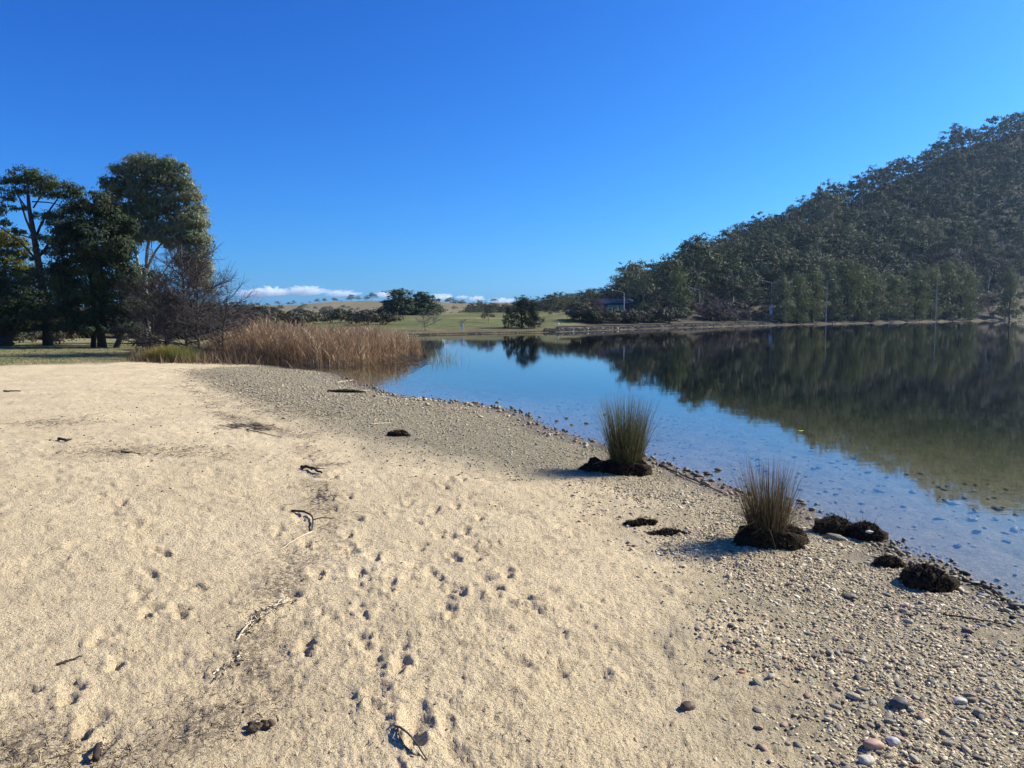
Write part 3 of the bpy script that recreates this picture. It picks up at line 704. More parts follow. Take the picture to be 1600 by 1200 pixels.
tag(rb.build('shore_rubble', M['rock'], col=True), 'dark and pale rubble rocks lining the far waterline', 'rocks', kind='stuff')
for px, py, lab, r_ in ((1565, 499, 'bright white boulder at the foot of the far right rubble bank', .5),):
    p = at_depth(px, float(np.interp(px, FU, FY))+.8); q = MB(); rock(q, (0, 0, 0), r_, sub=ICO2, sq=(1.5, 1, .6)); ob = q.build('boulder', plain('white_stone', (.75, .74, .7), (.6, .6, .58), 2)); ob.location = p+np.array([0, 0, .35]); tag(ob, lab, 'boulder')

M['white'] = plain('white_paint', (.8, .8, .78), (.7, .7, .7), 1, .5)
M['grey'] = plain('grey_steel', (.40, .41, .42), (.32, .33, .34), 1, .5, .5)
def lamp(px, ybase, ytop, Yd, arm, label, base_white=False, double=False, head='grey'):
    b = PY(px, ybase, Yd); h = PY(px, ytop, Yd)[2]-b[2]; e = empty('street_lamp', tuple(b), label, 'street lamp')
    q = MB(); tube(q, [(0, 0, gz(b[0], b[1])-b[2]-.3), (0, 0, h*.5), (0, 0, h)], [.13, .11, .07], 8); q.build('pole', M['grey'], e)
    for s_ in ([1, -1] if double else [arm/abs(arm)]):
        L = abs(arm); q = MB(); tube(q, bez([(0, 0, h-.05), (s_*L*.4, 0, h+.25), (s_*L, 0, h+.5)], 6), .06, 6); q.build('arm', M['grey'], e)
        q = MB(); hx = s_*(L+.35); rock(q, (hx, 0, h+.52), .45, sub=ICO2, sq=(1, .4, .22)); ob = q.build('lamp_head', M[head], e, True)
    if base_white:
        q = MB(); tube(q, [(0, 0, -1.0), (0, 0, .02), (0, 0, 1.0)], [.42, .42, .36], 8); q.build('base_sleeve', M['white'], e)
    return e
lamp(1205, 485, 442, 178, 1.9, 'double armed street lamp with a white sleeve at its base beside the road', True, True)
lamp(1093, 480, 453, 184, -2.0, 'single arm street lamp reaching left above the purplish bare trees')
lamp(975, 480, 457, 160, -2.2, 'single arm street lamp above the small building with teal windows')
lamp(1291, 493, 440, 189.5, 1.0, 'thin tall pole lamp in front of the she-oak row')
lamp(1463, 475, 426, 229, -1.0, 'street lamp whose white head shows between she-oak crowns', head='white')
# building with teal windows
Yb = 185; bp = at_depth(966, Yb); zt = PY(966, 468, Yb)[2]; zb = PY(966, 488, Yb)[2]
hs_ = empty('lakeside_building', (bp[0], bp[1], zb), 'low building with blue-grey roof and teal windows half hidden by gum trees', 'building')
def box(mb, a, b, col=None):
    x0, y0, z0 = a; x1, y1, z1 = b; V = np.array([(x, y, z) for z in (z0, z1) for x, y in ((x0, y0), (x1, y0), (x1, y1), (x0, y1))], float)
    mb.add(V, [[3, 2, 1, 0], [4, 5, 6, 7], [0, 1, 5, 4], [1, 2, 6, 5], [2, 3, 7, 6], [3, 0, 4, 7]], None, col)
hh = (zt-zb)*.7; q = MB(); box(q, (-4.6, 0, -1.5), (4.6, 7, hh)); q.build('wall', plain('dark_cladding', (.05, .07, .08), (.04, .05, .06), 1), hs_)
q = MB(); Vr = np.array([(-5.4, -.8, hh+.02), (5.4, -.8, hh+.02), (5.4, 7.8, hh+.02), (-5.4, 7.8, hh+.02), (-3.4, 3.5, hh+1.3), (3.4, 3.5, hh+1.3)], float)
q.add(Vr, [[0, 1, 5, 4], [2, 3, 4, 5], [3, 2, 1, 0]], [[1, 2, 5], [3, 0, 4]]); q.build('roof', plain('blue_grey_roof', (.07, .09, .11), (.055, .07, .09), 1, .8), hs_)
mw = plain('teal_panel', (.02, .30, .27), (.02, .22, .20), 1, .3, .5)
for x0, x1 in ((-4.2, -3.6), (-2.6, .1), (.4, 1.4)):
    q = MB(); box(q, (x0, -.06, .5), (x1, .05, hh-.4)); w_ = q.build('window', mw, hs_)
    q = MB(); box(q, (x0-.06, -.1, hh*.5+.02), (x1+.06, -.062, hh*.5+.1)); q.build('frame', M['dkf'] if 'dkf' in M else M['grey'], w_)
# white ball marker, low white car on the road, white post, all tiny
p = PY(872, 506, 118); b_ = empty('path_bollard', (p[0], p[1], gz(p[0], p[1])), 'small white round headed marker post beside the far shore path', 'bollard')
q = MB(); tube(q, [(0, 0, -.2), (0, 0, p[2]-b_.location[2])], .05, 6); q.build('post', M['grey'], b_); q = MB(); rock(q, (0, 0, p[2]-b_.location[2]), .17, sub=ICO2, sq=(1, 1, 1)); q.build('head', M['white'], b_, True)
p = at_depth(724, 101); q = MB(); box(q, (-.12, -.06, 0), (.12, .06, .75)); box(q, (-.09, -.05, .75), (.09, .05, .85)); ob = q.build('marker_post', M['white']); ob.location = p; tag(ob, 'short white post beside the smallest leafless tree on the green slope', 'post')
p = at_depth(893, 146); be = empty('park_bench', tuple(p), 'tiny white bench on the grass above the far embankment', 'bench')
q = MB(); box(q, (-.85, -.2, .42), (.85, .2, .47)); q.build('seat', M['white'], be)
q = MB(); box(q, (-.85, .18, .55), (.85, .22, .85)); q.build('backrest', M['white'], be)
for x_ in (-.75, .75):
    q = MB(); box(q, (x_-.04, -.18, -.1), (x_+.04, .215, .418)); q.build('leg', M['white'], be)

# ------------------------------------------------------------------ big trees on the left
DM = 15
def px_blobs(mb, blobs, Yd, e, dens, leaf, wd, flat=.8, sig=.16, clump=24, up=.25, droop=0, axis=None, spread=1.0, depth=.75):
    for bx, by, rx, ry in blobs:
        k = Yd/F; c = PY(bx, by, Yd)-np.asarray(e.location); c[1] += rng.uniform(-1, 1)*rx*k*.35
        n = int(dens*rx*ry*k*k*DM); P, nrm = blob_points(c, (rx*k, rx*k*depth, ry*k), n, clump, sig, up)
        leaf_quads(mb, P, leaf, wd, axis, spread, droop, nrm=nrm)
def limb(mb, pts, rad, e, Yd, sides=7, jy=.6, n=9):
    q = [PY(x, y, Yd)-np.asarray(e.location)+np.array([0, (rng.uniform(-1, 1)*jy if i else 0), 0]) for i, (x, y) in enumerate(pts)]
    tube(mb, bez(q, n, rad[0]*.12), np.linspace(rad[0], rad[1], n), sides)
def foot(px, Yd, dz=-.1): p = at_depth(px, Yd); return (p[0], p[1], p[2]+dz)
# pine
e = empty('pine_tree', foot(72, 44), 'tall open crowned pine with crooked limbs at the left, beside the dense dark cypress', 'tree')
T = MB(); L = MB()
limb(T, [(75,542),(72,490),(66,430),(56,360),(50,310),(46,285)], (.30, .05), e, 44, 9)
for pts, r_ in (([(64,420),(45,395),(25,370),(5,350)], .12), ([(60,385),(40,340),(25,310),(15,285)], .12), ([(57,370),(75,340),(90,310),(100,295)], .12), ([(62,400),(85,380),(95,350),(118,305)], .12),
                ([(54,340),(40,310),(30,280)], .08), ([(66,440),(40,425),(15,420),(-10,415)], .12), ([(68,455),(95,430),(120,415)], .11), ([(52,325),(62,300),(70,275)], .07), ([(50,315),(80,315),(95,325)], .06), ([(58,375),(30,365),(5,372)], .06), ([(64,415),(50,440),(20,455)], .08)):
    limb(T, pts, (r_*.7, .02), e, 44, 5, .9, 7)
T.build('trunk', M['bark'], e, True)
px_blobs(L, [(38,272,26,10),(60,280,28,11),(20,285,20,10),(98,292,26,10),(118,300,18,10),(45,300,30,9),(80,305,24,9),(10,312,18,8),(112,322,24,13),(30,325,18,7),(70,338,20,9),(8,350,18,7),(95,350,24,12),
             (28,362,16,7),(60,372,16,7),(15,395,16,7),(90,380,22,13),(45,405,14,7),(-15,330,30,22),(-25,290,25,14)], 44, e, 100, .17, .07, sig=.2, clump=26, up=.5, axis=np.array([0, 0, 1.0]), spread=.8)
px_blobs(L, [(30,282,22,12),(75,292,26,13),(110,305,24,12),(125,325,16,16),(15,300,24,10),(88,335,26,12),(50,285,26,10),(100,360,24,16),(80,395,20,14),(115,390,24,20)], 44, e, 90, .17, .07, sig=.22, clump=26, up=.4, axis=np.array([0, 0, 1.0]), spread=.8)
px_blobs(L, [(85,425,34,18),(30,440,40,18),(105,455,36,22),(55,468,45,20),(10,470,36,20),(85,492,45,14),(30,495,45,12),(-10,440,30,40)], 44.6, e, 110, .18, .06, sig=.2, clump=30, axis=np.array([0, 0, 1.0]), spread=.8)
L.build('crown', M['pine'], e)
# cypress
e = empty('cypress_tree', foot(160, 42), 'dense very dark cypress in front of the tall gum at the left', 'tree')
T = MB(); L = MB()
for dx, r_ in ((0, .27), (-18, .16), (26, .17)): limb(T, [(160+dx*.8, 545), (160+dx, 515), (158+dx*1.2, 440), (150+dx*.7, 350)], (r_, .05), e, 42, 7)
T.build('trunk', M['bark'], e, True)
px_blobs(L, [(152,322,22,26),(128,345,26,26),(170,352,26,30),(110,372,26,24),(150,385,38,34),(190,392,26,34),(120,415,38,32),(170,430,42,34),(205,440,26,36),(130,462,46,30),(185,478,44,32),(150,498,60,18),(95,440,28,30),(100,488,32,18),(215,490,24,24),(200,355,14,22),(150,514,54,10),(195,512,40,13),(95,512,30,9)], 42, e, 150, .18, .09, sig=.17, clump=40, axis=np.array([.2, -.3, .8]), spread=.6)
L.build('crown', M['cypress'], e)
# tall gum
e = empty('gum_tree', foot(225, 47), 'tallest tree at the left, a leafy gum with white limbs behind the bare tree', 'tree')
T = MB(); L = MB()
limb(T, [(226,545),(226,500),(226,460),(230,420)], (.27, .15), e, 47, 9)
for pts, r_ in (([(230,425),(228,395),(232,350),(238,300),(240,260)], .17), ([(227,455),(214,415),(208,370),(205,330),(195,290)], .15), ([(230,420),(245,395),(258,370),(268,330),(280,290)], .13), ([(228,470),(250,440),(258,415),(275,390),(300,360)], .11),
                ([(210,385),(190,350),(180,320)], .07), ([(233,345),(222,310),(215,270)], .06), ([(240,400),(232,385),(250,340)], .05), ([(262,360),(290,340),(305,310)], .06), ([(250,440),(275,435),(305,420)], .06), ([(218,430),(205,420),(196,400)], .06)):
    limb(T, pts, (r_*.72, .02), e, 47, 6, .8, 8)
T.build('trunk', M['gumbark'], e, True)
gum_out = [(162,300),(166,272),(195,250),(225,242),(255,245),(288,262),(308,288),(318,330),(322,375),(326,430),(316,450),(300,448),(290,420),(268,402),(245,378),(215,376),(196,398),(172,400),(160,350)]
gb = []
for gx in np.arange(158, 336, 14):
    for gy in np.arange(242, 462, 13):
        bx, by = gx+rng.uniform(-6, 6), gy+rng.uniform(-5, 5)
        if sdf(gum_out, np.array([bx]), np.array([by]))[0] > 2 and rng.random() < .97: gb.append((bx, by, rng.uniform(9, 15), rng.uniform(8, 13)))
gb += [(308, 345, 16, 14), (315, 372, 14, 14), (300, 372, 16, 14), (318, 400, 12, 15), (305, 408, 14, 13), (322, 428, 11, 14), (310, 440, 12, 13), (283, 352, 16, 12), (325, 452, 10, 10)]
px_blobs(L, gb, 47, e, 200, .17, .075, sig=.24, clump=30, up=.15, axis=np.array([0, 0, -1.0]), spread=.8, depth=1.3)
L.build('crown', M['gum_big'], e)
e = empty('conifer_tree', foot(262, 50), 'low dark conifer mass behind the large leafless alder', 'tree')
T = MB(); L = MB(); limb(T, [(262,545),(262,510),(258,470)], (.2, .08), e, 50, 7); T.build('trunk', M['bark'], e, True)
px_blobs(L, [(235,470,26,26),(262,480,28,22),(290,492,28,20),(225,505,30,22),(262,512,34,18),(305,512,28,16),(330,518,24,12),(240,440,16,20)], 50, e, 110, .2, .09, sig=.2, clump=34); L.build('crown', M['cypress'], e)
# yellow-green tree and dark tree at the frame edge
e = empty('broadleaf_tree', foot(12, 52), 'yellow-green tree at the left edge of the view behind the pine', 'tree')
T = MB(); L = MB(); limb(T, [(12,540),(10,500),(8,440),(5,380)], (.3, .06), e, 52, 7); T.build('trunk', M['bark'], e, True)
px_blobs(L, [(5,375,30,22),(28,392,22,20),(-20,400,30,25),(10,420,36,26),(40,430,20,20),(15,460,40,24),(-30,450,40,40)], 52, e, 60, .24, .1, sig=.2); L.build('crown', M['yellow'], e)
e = empty('broadleaf_tree', foot(10, 43), 'low dark tree with a thick trunk at the very left edge', 'tree')
T = MB(); L = MB(); limb(T, [(12,542),(10,520),(14,490)], (.42, .25), e, 43, 8); T.build('trunk', M['bark'], e, True)
px_blobs(L, [(0,480,45,22),(35,470,35,24),(-40,460,40,40),(20,500,40,12),(60,495,26,12),(5,513,36,8),(48,512,24,8)], 43, e, 120, .2, .09, sig=.2, clump=34); L.build('crown', M['cypress'], e)
# bare trees
def bare_px(px, yb, yt, Yd, seed, label, mt='twig', **kw):
    p = at_depth(px, Yd); h = PY(px, yt, Yd)[2]-p[2]; me = bare_variant(seed, **kw).mesh('bare_tree'); me.materials.append(M[mt])
    return plant('bare_tree', tuple(p), h, [('branches', me)], label, 'tree', None, rz=seed)
bare_px(290, 545, 366, 36, 41, 'large leafless alder with dense dark twigs in front of the tall gum', spread=.50, nmain=34, n2=12, n3=7, r0=.020, fork=.08, upb=.55)
bare_px(318, 548, 405, 35, 42, 'leafless tree with spreading dark twigs at the left end of the reeds', spread=.62, nmain=26, n2=12, n3=7, r0=.022, fork=.08, upb=.45)
bare_px(262, 545, 420, 35, 43, 'low leafless dark tree left of the large alder', spread=.5, nmain=22, n2=11, n3=7, r0=.022, fork=.08, upb=.4)
bare_px(345, 550, 455, 33, 44, 'thin leafless sapling rising among the reeds at their left end', spread=.7, nmain=18, n2=10, n3=7, r0=.024, fork=.1, upb=.4)
bare_px(372, 520, 470, 50, 45, 'leafless thicket behind the left end of the reeds', spread=.9, nmain=22, n2=9, n3=6, r0=.02, fork=.05, upb=.35)
bare_px(235, 545, 455, 37, 46, 'leafless brush between the cypress and the alder', spread=.6, nmain=20, n2=10, n3=6, r0=.02, fork=.05, upb=.4)
# undergrowth and tree line beyond the left trees
for px, yt, Yd, v, lab in ((92,512,46,bush_s,'rounded green shrub between the two trunks under the pine'),(55,515,50,bush_s,'pale shrub left of the pine trunk'),(232,522,40,bush_s,'dry brush at the foot of the cypress'),(30,520,48,bush_b,'low dark shrub at the far left under the trees')):
    p = at_depth(px, Yd); zt = PY(px, yt, Yd)[2]; plant('shrub', tuple(p), (zt-p[2])*.9, v[1], lab, 'shrub', None, sz=(zt-p[2])/1.1)
for k in range(62):
    px = rng.uniform(-60, 400); Yd = rng.uniform(70, 150); p = at_depth(px, Yd); yt = rng.uniform(474, 503); zt = PY(px, yt, Yd)[2]
    plant('shrub', tuple(p), (zt-p[2])*rng.uniform(.9, 1.5), (bush_s+bush_b)[rng.integers(0, 6)], 'brush in the distance behind the big left trees', 'shrub', 'distant brush behind the left trees', sz=(zt-p[2])/1.1)

# ------------------------------------------------------------------ reeds
def blades(mb, base, h, w, lean, cols, seg=3, curve=.25, dirs=None):
    """many thin tapering blades; base (n,3)"""
    n = len(base); a = rng.uniform(0, 6.28, n) if dirs is None else dirs
    d = np.stack([np.cos(a), np.sin(a), np.zeros(n)], 1); t = np.linspace(0, 1, seg+1)
    wd = np.stack([-np.sin(a+rng.normal(0, 1.0, n)), np.cos(a+rng.normal(0, 1.0, n)), np.zeros(n)], 1)
    V = np.zeros((n, seg+1, 2, 3))
    for i, tt in enumerate(t):
        c = base+d*(lean*h*(tt*(1-curve)+curve*tt*tt*1.6))[:, None]+np.array([0, 0, 1.0])*(h*tt*(1-.35*lean*tt))[:, None]
        ww = (w*(1-tt)**.6*.5)[:, None] if i < seg else (w*.06)[:, None]
        V[:, i, 0] = c-wd*ww; V[:, i, 1] = c+wd*ww
    V = V.reshape(n, -1, 3); k = (seg+1)*2; b = (np.arange(n)*k)[:, None]
    Q = np.concatenate([np.stack([b[:, 0]+2*i, b[:, 0]+2*i+1, b[:, 0]+2*i+3, b[:, 0]+2*i+2], 1) for i in range(seg)])
    mb.add(V.reshape(-1, 3), Q, None, np.repeat(cols, k, axis=0))
M['reed'] = vcol('dry_reed', .7, .25, trans=.25, mul=.2, ms=4)
RP = np.array([G(x, y)[:2] for x, y in [(330,562),(395,570),(450,574),(500,577),(540,577),(600,572),(640,566),(648,556)]]+[(-4.8, 40), (-9, 46), (-15, 44), (-14.5, 34)])
cnt = 0; pts = []
bb0, bb1 = RP.min(0), RP.max(0)
while len(pts) < 7800:
    x = rng.uniform(bb0[0], bb1[0], 4000); y = rng.uniform(bb0[1], bb1[1], 4000); sd_ = sdf(RP, x, y)
    keep = (sd_ > 0) & (rng.random(4000) < np.exp(-sd_/2.6)+.22) & (vnoise(x, y, 1.3, 3) > -.22)
    pts += list(zip(x[keep], y[keep], sd_[keep]))
pts = np.array(pts[:7800]); n = len(pts)
bz = np.maximum(H(pts[:, 0], pts[:, 1]), -.25)
base = np.stack([pts[:, 0], pts[:, 1], bz-.03], 1)
uu = 800+F*pts[:, 0]/pts[:, 1]
hh = np.interp(uu, [330, 380, 420, 560, 640, 650], [1.15, 1.55, 1.75, 1.85, 1.55, 1.1])*rng.uniform(.5, 1.12, n)*(1+.45*vnoise(pts[:, 0], pts[:, 1], 1.1, 6))
pal = .72*np.array([(.40, .26, .14), (.46, .31, .18), (.30, .18, .10), (.55, .42, .26), (.24, .15, .085), (.36, .21, .11)])
R_ = MB(); cols = pal[rng.integers(0, 6, n)]*rng.uniform(.75, 1.2, (n, 1))
blades(R_, base, hh, np.full(n, .016), np.abs(rng.normal(0, .13, n)), cols*(.75+.6*vnoise(pts[:, 0], pts[:, 1], 1.6, 9)[:, None]+.25), 3)
for q in range(3):                        # leaves off the stalks
    k = rng.random(n) < .95; t = rng.uniform(.15, .75, n); b2 = base.copy(); b2[:, 2] += hh*t
    blades(R_, b2[k], hh[k]*rng.uniform(.25, .5, k.sum()), np.full(k.sum(), .024), rng.uniform(.25, 1.0, k.sum()), cols[k]*rng.uniform(.8, 1.25, (k.sum(), 1)), 3, .5)
kk = rng.integers(0, n, 900); leaf_quads(R_, base[kk]+np.stack([np.zeros(900), np.zeros(900), hh[kk]*.96], 1), .2, .045, np.array([0, 0, 1.0]), .3, 0, pal[3]*np.ones((900, 1)))
# bent and fallen stalks at the water's edge
for k in range(160):
    p = G(rng.uniform(430, 650), rng.uniform(566, 580)); a = rng.uniform(-1.2, .4); L_ = rng.uniform(.4, 1.0)
    tube(R_, [(p[0], p[1]+.4, .5*rng.random()), (p[0]+math.cos(a)*L_, p[1]+.4+math.sin(a)*L_*.6, max(p[2], 0)+.02)], .008, 3, pal[3]*.9)
tag(R_.build('reed_bed', M['reed'], col=True), 'dense brown dry reed bed standing at the edge of the water', 'reeds', kind='stuff')
# green-brown reed wisps out in the water right of the bed
e = empty('reed_clump', tuple(PZ(688, 562, 0)-np.array([0, 0, .15])), 'thin green-brown reed clump standing alone in the water right of the reed bed', 'reeds')
q = MB(); n = 130; base = np.stack([rng.normal(0, .45, n), rng.normal(0, .5, n), np.zeros(n)], 1); blades(q, base, rng.uniform(.35, .95, n), np.full(n, .014), rng.uniform(.1, .6, n), np.array([(.28, .24, .11)])*rng.uniform(.6, 1.2, (n, 1))); ob = q.build('blades', M['reed'], e, col=True); ob['kind'] = 'stuff'
# low brush and dry grass mix under the bare trees
q = MB(); n = 5200; px = rng.uniform(200, 410, n); 
P_ = np.array([at_depth(a, b) for a, b in zip(px, rng.uniform(29.5, 40, n))]); blades(q, P_, rng.uniform(.2, .75, n)*np.interp(px, [200, 240, 330, 400], [.45, .8, 1, 1.1]), np.full(n, .022), rng.uniform(.1, .7, n), np.array([(.26, .17, .095), (.34, .25, .14), (.14, .09, .055)])[rng.integers(0, 3, n)]*rng.uniform(.6, 1.1, (n, 1)))
tag(q.build('dry_brush', M['reed'], col=True), 'dry brown brush and grass under the bare trees', 'brush', kind='stuff')
# sedge clump
M['sedge'] = vcol('sedge_blades', .6, .3, trans=.3, mul=.2, ms=4)
for px0, px1, yb, ht, n, lab, tone in ((218, 300, 566, .72, 6000, 'wide yellow-green sedge clump at the top of the sand', (.24, .21, .045)), (268, 312, 562, .55, 2200, 'olive sedge clump at the right end of the wide yellow-green one', (.14, .15, .045)),
                                    (200, 240, 560, .35, 900, 'small tawny sedge clump left of the wide yellow-green one', (.27, .20, .08))):
    c = G((px0+px1)/2, yb); e = empty('sedge_clump', tuple(c), lab, 'grass'); q = MB(); w_ = (px1-px0)/2/F*c[1]
    b0 = np.stack([rng.normal(0, .45, n)*w_, np.abs(rng.normal(0, .9, n)), np.zeros(n)], 1); k = np.exp(-(b0[:, 0]/w_)**2*.8)
    b0[:, 2] = HBv(b0[:, 0]+c[0], b0[:, 1]+c[1])-c[2]-.03
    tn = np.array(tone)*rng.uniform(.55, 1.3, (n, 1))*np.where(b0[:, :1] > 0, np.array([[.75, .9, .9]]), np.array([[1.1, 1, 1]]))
    blades(q, b0, ht*rng.uniform(.5, 1.15, n)*(.55+.45*k), np.full(n, .013), rng.uniform(.05, .55, n), tn); ob = q.build('blades', M['sedge'], e, col=True); ob['kind'] = 'stuff'
# lawn grass: short blades
q = MB(); n = 42000; x = rng.uniform(-32, -6, n); y = rng.uniform(23, 46, n); k = sdf(grassP, x, y)+fbm(x, y, .6, 4, 8)*1.6 > .1; x = x[k]; y = y[k]; n = len(x)
g_ = fbm(x, y, .35, 3, 50); green = sstep(-.1, .15, g_+(y-31)*.03*(x < -14))[:, None]; cc = (np.array([[.33, .26, .13]])*(1-green)+np.array([[.12, .15, .04]])*green)*rng.uniform(.6, 1.25, (n, 1))
blades(q, np.stack([x, y, HBv(x, y)-.01], 1), rng.uniform(.03, .11, n)*(1+(y < 28)*.5), np.full(n, .02), rng.uniform(.1, .8, n), cc, 1)
tag(q.build('lawn_grass', M['sedge'], col=True), 'short patchy dry and green grass between sand and trees', 'grass', kind='stuff')

# ------------------------------------------------------------------ rush tussocks and root mounds
M['rush'] = vcol('rush_blades', .7, .12, trans=.15, mul=.2, ms=8)
M['root'] = vcol('root_mat', .95, .08, 45, .03, mul=.6, ms=45)
def mound(mb, cx, cy, r, h, fuzz=900, sx=1.0, col=(.036, .027, .017)):
    """lumpy peaty root mass with fibres"""
    V, T = ICO3; nV = fbm(V[:, 0]*1.3+cx*3, V[:, 1]*1.3+V[:, 2]*2+cy*5, 1.8, 4, 70, .65)
    P = V*(.9+nV[:, None]*1.1)*np.array([r*sx, r, h*1.25]); P[:, 2] = np.maximum(P[:, 2], -.3*h); z0 = np.minimum(P[:, 2], 0)
    P = P+np.array([cx, cy, 0]); mb.add(P, None, T, col)
    d = unit(rng.normal(0, 1, (fuzz, 3))); d[:, 2] = np.abs(d[:, 2]); C = d*np.array([r*sx, r, h])*rng.uniform(.85, 1.12, (fuzz, 1))+np.array([cx, cy, 0])
    leaf_quads(mb, C, .065, .010, d*.8, .9, 0, np.array([col])*rng.uniform(.4, 1, (fuzz, 1))*np.where(rng.random((fuzz, 1)) < .12, 9, 2.5))
    C2 = C+d*.01*rng.random((fuzz, 1)); leaf_quads(mb, C2, .02, .016, None, 1, 0, np.array([col])*rng.uniform(.5, 3, (fuzz, 1)))
def tussock(px, py, label, hb, nbl, rad, spread, tones, mounds, lean0=(0, 0), hvar=(.30, 1.05)):
    c = GB(px, py); e = empty('rush_tussock', tuple(c), label, 'rush tussock')
    q = MB(); a = rng.uniform(0, 6.28, nbl); rr_ = rad*np.sqrt(rng.random(nbl)); base = np.stack([rr_*np.cos(a), rr_*np.sin(a), np.full(nbl, .03)], 1)
    h = hb*rng.uniform(hvar[0], hvar[1], nbl); ln = spread*(rr_/rad)*rng.uniform(.2, 1.3, nbl)+np.abs(rng.normal(0, .08, nbl)); cols = np.array(tones)[rng.integers(0, len(tones), nbl)]*rng.uniform(.55, 1.35, (nbl, 1))
    blades(q, base, h, np.full(nbl, .0042), ln, cols, 4, .2, a+rng.normal(0, .35, nbl))
    nb_ = nbl//12; a2 = rng.uniform(0, 6.28, nb_); blades(q, np.stack([np.cos(a2)*rad*rng.random(nb_), np.sin(a2)*rad*rng.random(nb_), rng.uniform(.03, .2, nb_)], 1), hb*rng.uniform(.35, .8, nb_), np.full(nb_, .0042), rng.uniform(.7, 1.5, nb_), np.array(tones)[rng.integers(0, len(tones), nb_)]*rng.uniform(.6, 1.6, (nb_, 1)), 5, .85, a2)
    if lean0 != (0, 0):
        for V in q.V: V[:, 0] += V[:, 2]*lean0[0]; V[:, 1] += V[:, 2]*lean0[1]
    ob = q.build('blades', M['rush'], e, col=True); ob['kind'] = 'stuff'
    mm = MB()
    for dx, dy, r, h_, sx in mounds: mound(mm, dx, dy, r, h_, 3200, sx)
    if nbl > 100:
        m_ = 420; a = rng.uniform(0, 6.28, m_); blades(mm, np.stack([np.cos(a)*rad*.9*rng.random(m_), np.sin(a)*rad*.9*rng.random(m_), np.full(m_, .05)], 1), rng.uniform(.12, .32, m_), np.full(m_, .005), rng.uniform(.4, 1.3, m_), np.array([(.045, .035, .02), (.12, .09, .05)])[rng.integers(0, 2, m_)], 3, .6, a)
    mm.build('root_mound', M['root'], e, True, col=True); return e
gtone = [(.06, .085, .026), (.085, .105, .034), (.13, .11, .05), (.22, .165, .085), (.05, .06, .022)]
btone = [(.11, .08, .04), (.16, .115, .06), (.07, .06, .03), (.24, .175, .10), (.065, .06, .028)]
tussock(978, 738, 'tallest green-brown rush tussock on a dark root mound, farther along the shore', .96, 2000, .16, .22, gtone, [(0, 0, .22, .17, 1.0), (-.30, .06, .13, .11, 1.7), (.08, -.03, .17, .16, 1)])
tussock(1200, 850, 'brown sparse rush tussock on a dark root mound between two other mounds', .68, 1050, .135, .22, btone, [(0, 0, .17, .13, 1.25), (-.12, .0, .12, .11, 1), (.16, .03, .12, .10, 1.2)], (-.04, 0))
tussock(1352, 840, 'low root mound with a few upright stalks, at the water right of the brown tussock', .22, 26, .07, .5, btone, [(0, 0, .115, .11, 1.1)])
def root_mound(px, py, label, parts, fuzz=900, name='root_mound', stalks=0, col=(.036, .027, .017)):
    c = GB(px, py); mm = MB()
    for dx, dy, r, h_, sx in parts: mound(mm, dx, dy, r, h_, fuzz, sx, col)
    if stalks:
        blades(mm, np.stack([rng.normal(0, .06, stalks), rng.normal(0, .04, stalks), np.full(stalks, .06)], 1), rng.uniform(.08, .2, stalks), np.full(stalks, .004), rng.uniform(.1, .6, stalks), np.array([(.12, .09, .05)])*np.ones((stalks, 1)), 2)
    ob = mm.build(name, M['root'], None, True, col=True); ob.location = c; return tag(ob, label, 'root mound')
root_mound(1304, 832, 'shaggy dark root mound at the water between the brown tussock and the stalked mound', [(0, 0, .13, .11, 1.2), (.05, .06, .09, .09, 1)], 1800, stalks=14)
root_mound(1448, 915, 'largest bare dark root mound nearest the camera at the waterline', [(0, 0, .125, .115, 1.15), (-.04, .05, .09, .10, 1)], 1800)
root_mound(1388, 884, 'small dark root mound just left of the largest bare one', [(0, 0, .06, .055, 1.5)], 900)
root_mound(622, 681, 'small dark lump of roots alone on the shingle left of the tussocks', [(0, 0, .10, .075, 1.5)], 900)
root_mound(1036, 832, 'flat dark root mat on the sand left of the brown tussock, nearer piece', [(0, 0, .05, .02, 1.4), (.09, .03, .04, .017, 1.2), (-.09, -.02, .03, .012, 1.3), (.04, .07, .025, .012, 1.5), (.15, 0, .02, .01, 1.3), (.02, -.05, .022, .01, 1.6)], 500, col=(.04, .031, .02))
root_mound(1000, 818, 'flat dark root mat on the sand left of the brown tussock, farther piece', [(0, 0, .04, .015, 1.7), (-.09, -.03, .03, .014, 1.4), (.10, .02, .025, .009, 1.6), (.02, .06, .02, .008, 1.6), (-.04, -.07, .018, .008, 1.4)], 420, col=(.04, .031, .02))
root_mound(538, 613, 'dark strip of washed-up root litter at the shoreline below the reeds', [(0, 0, .16, .06, 2.6)], 500)

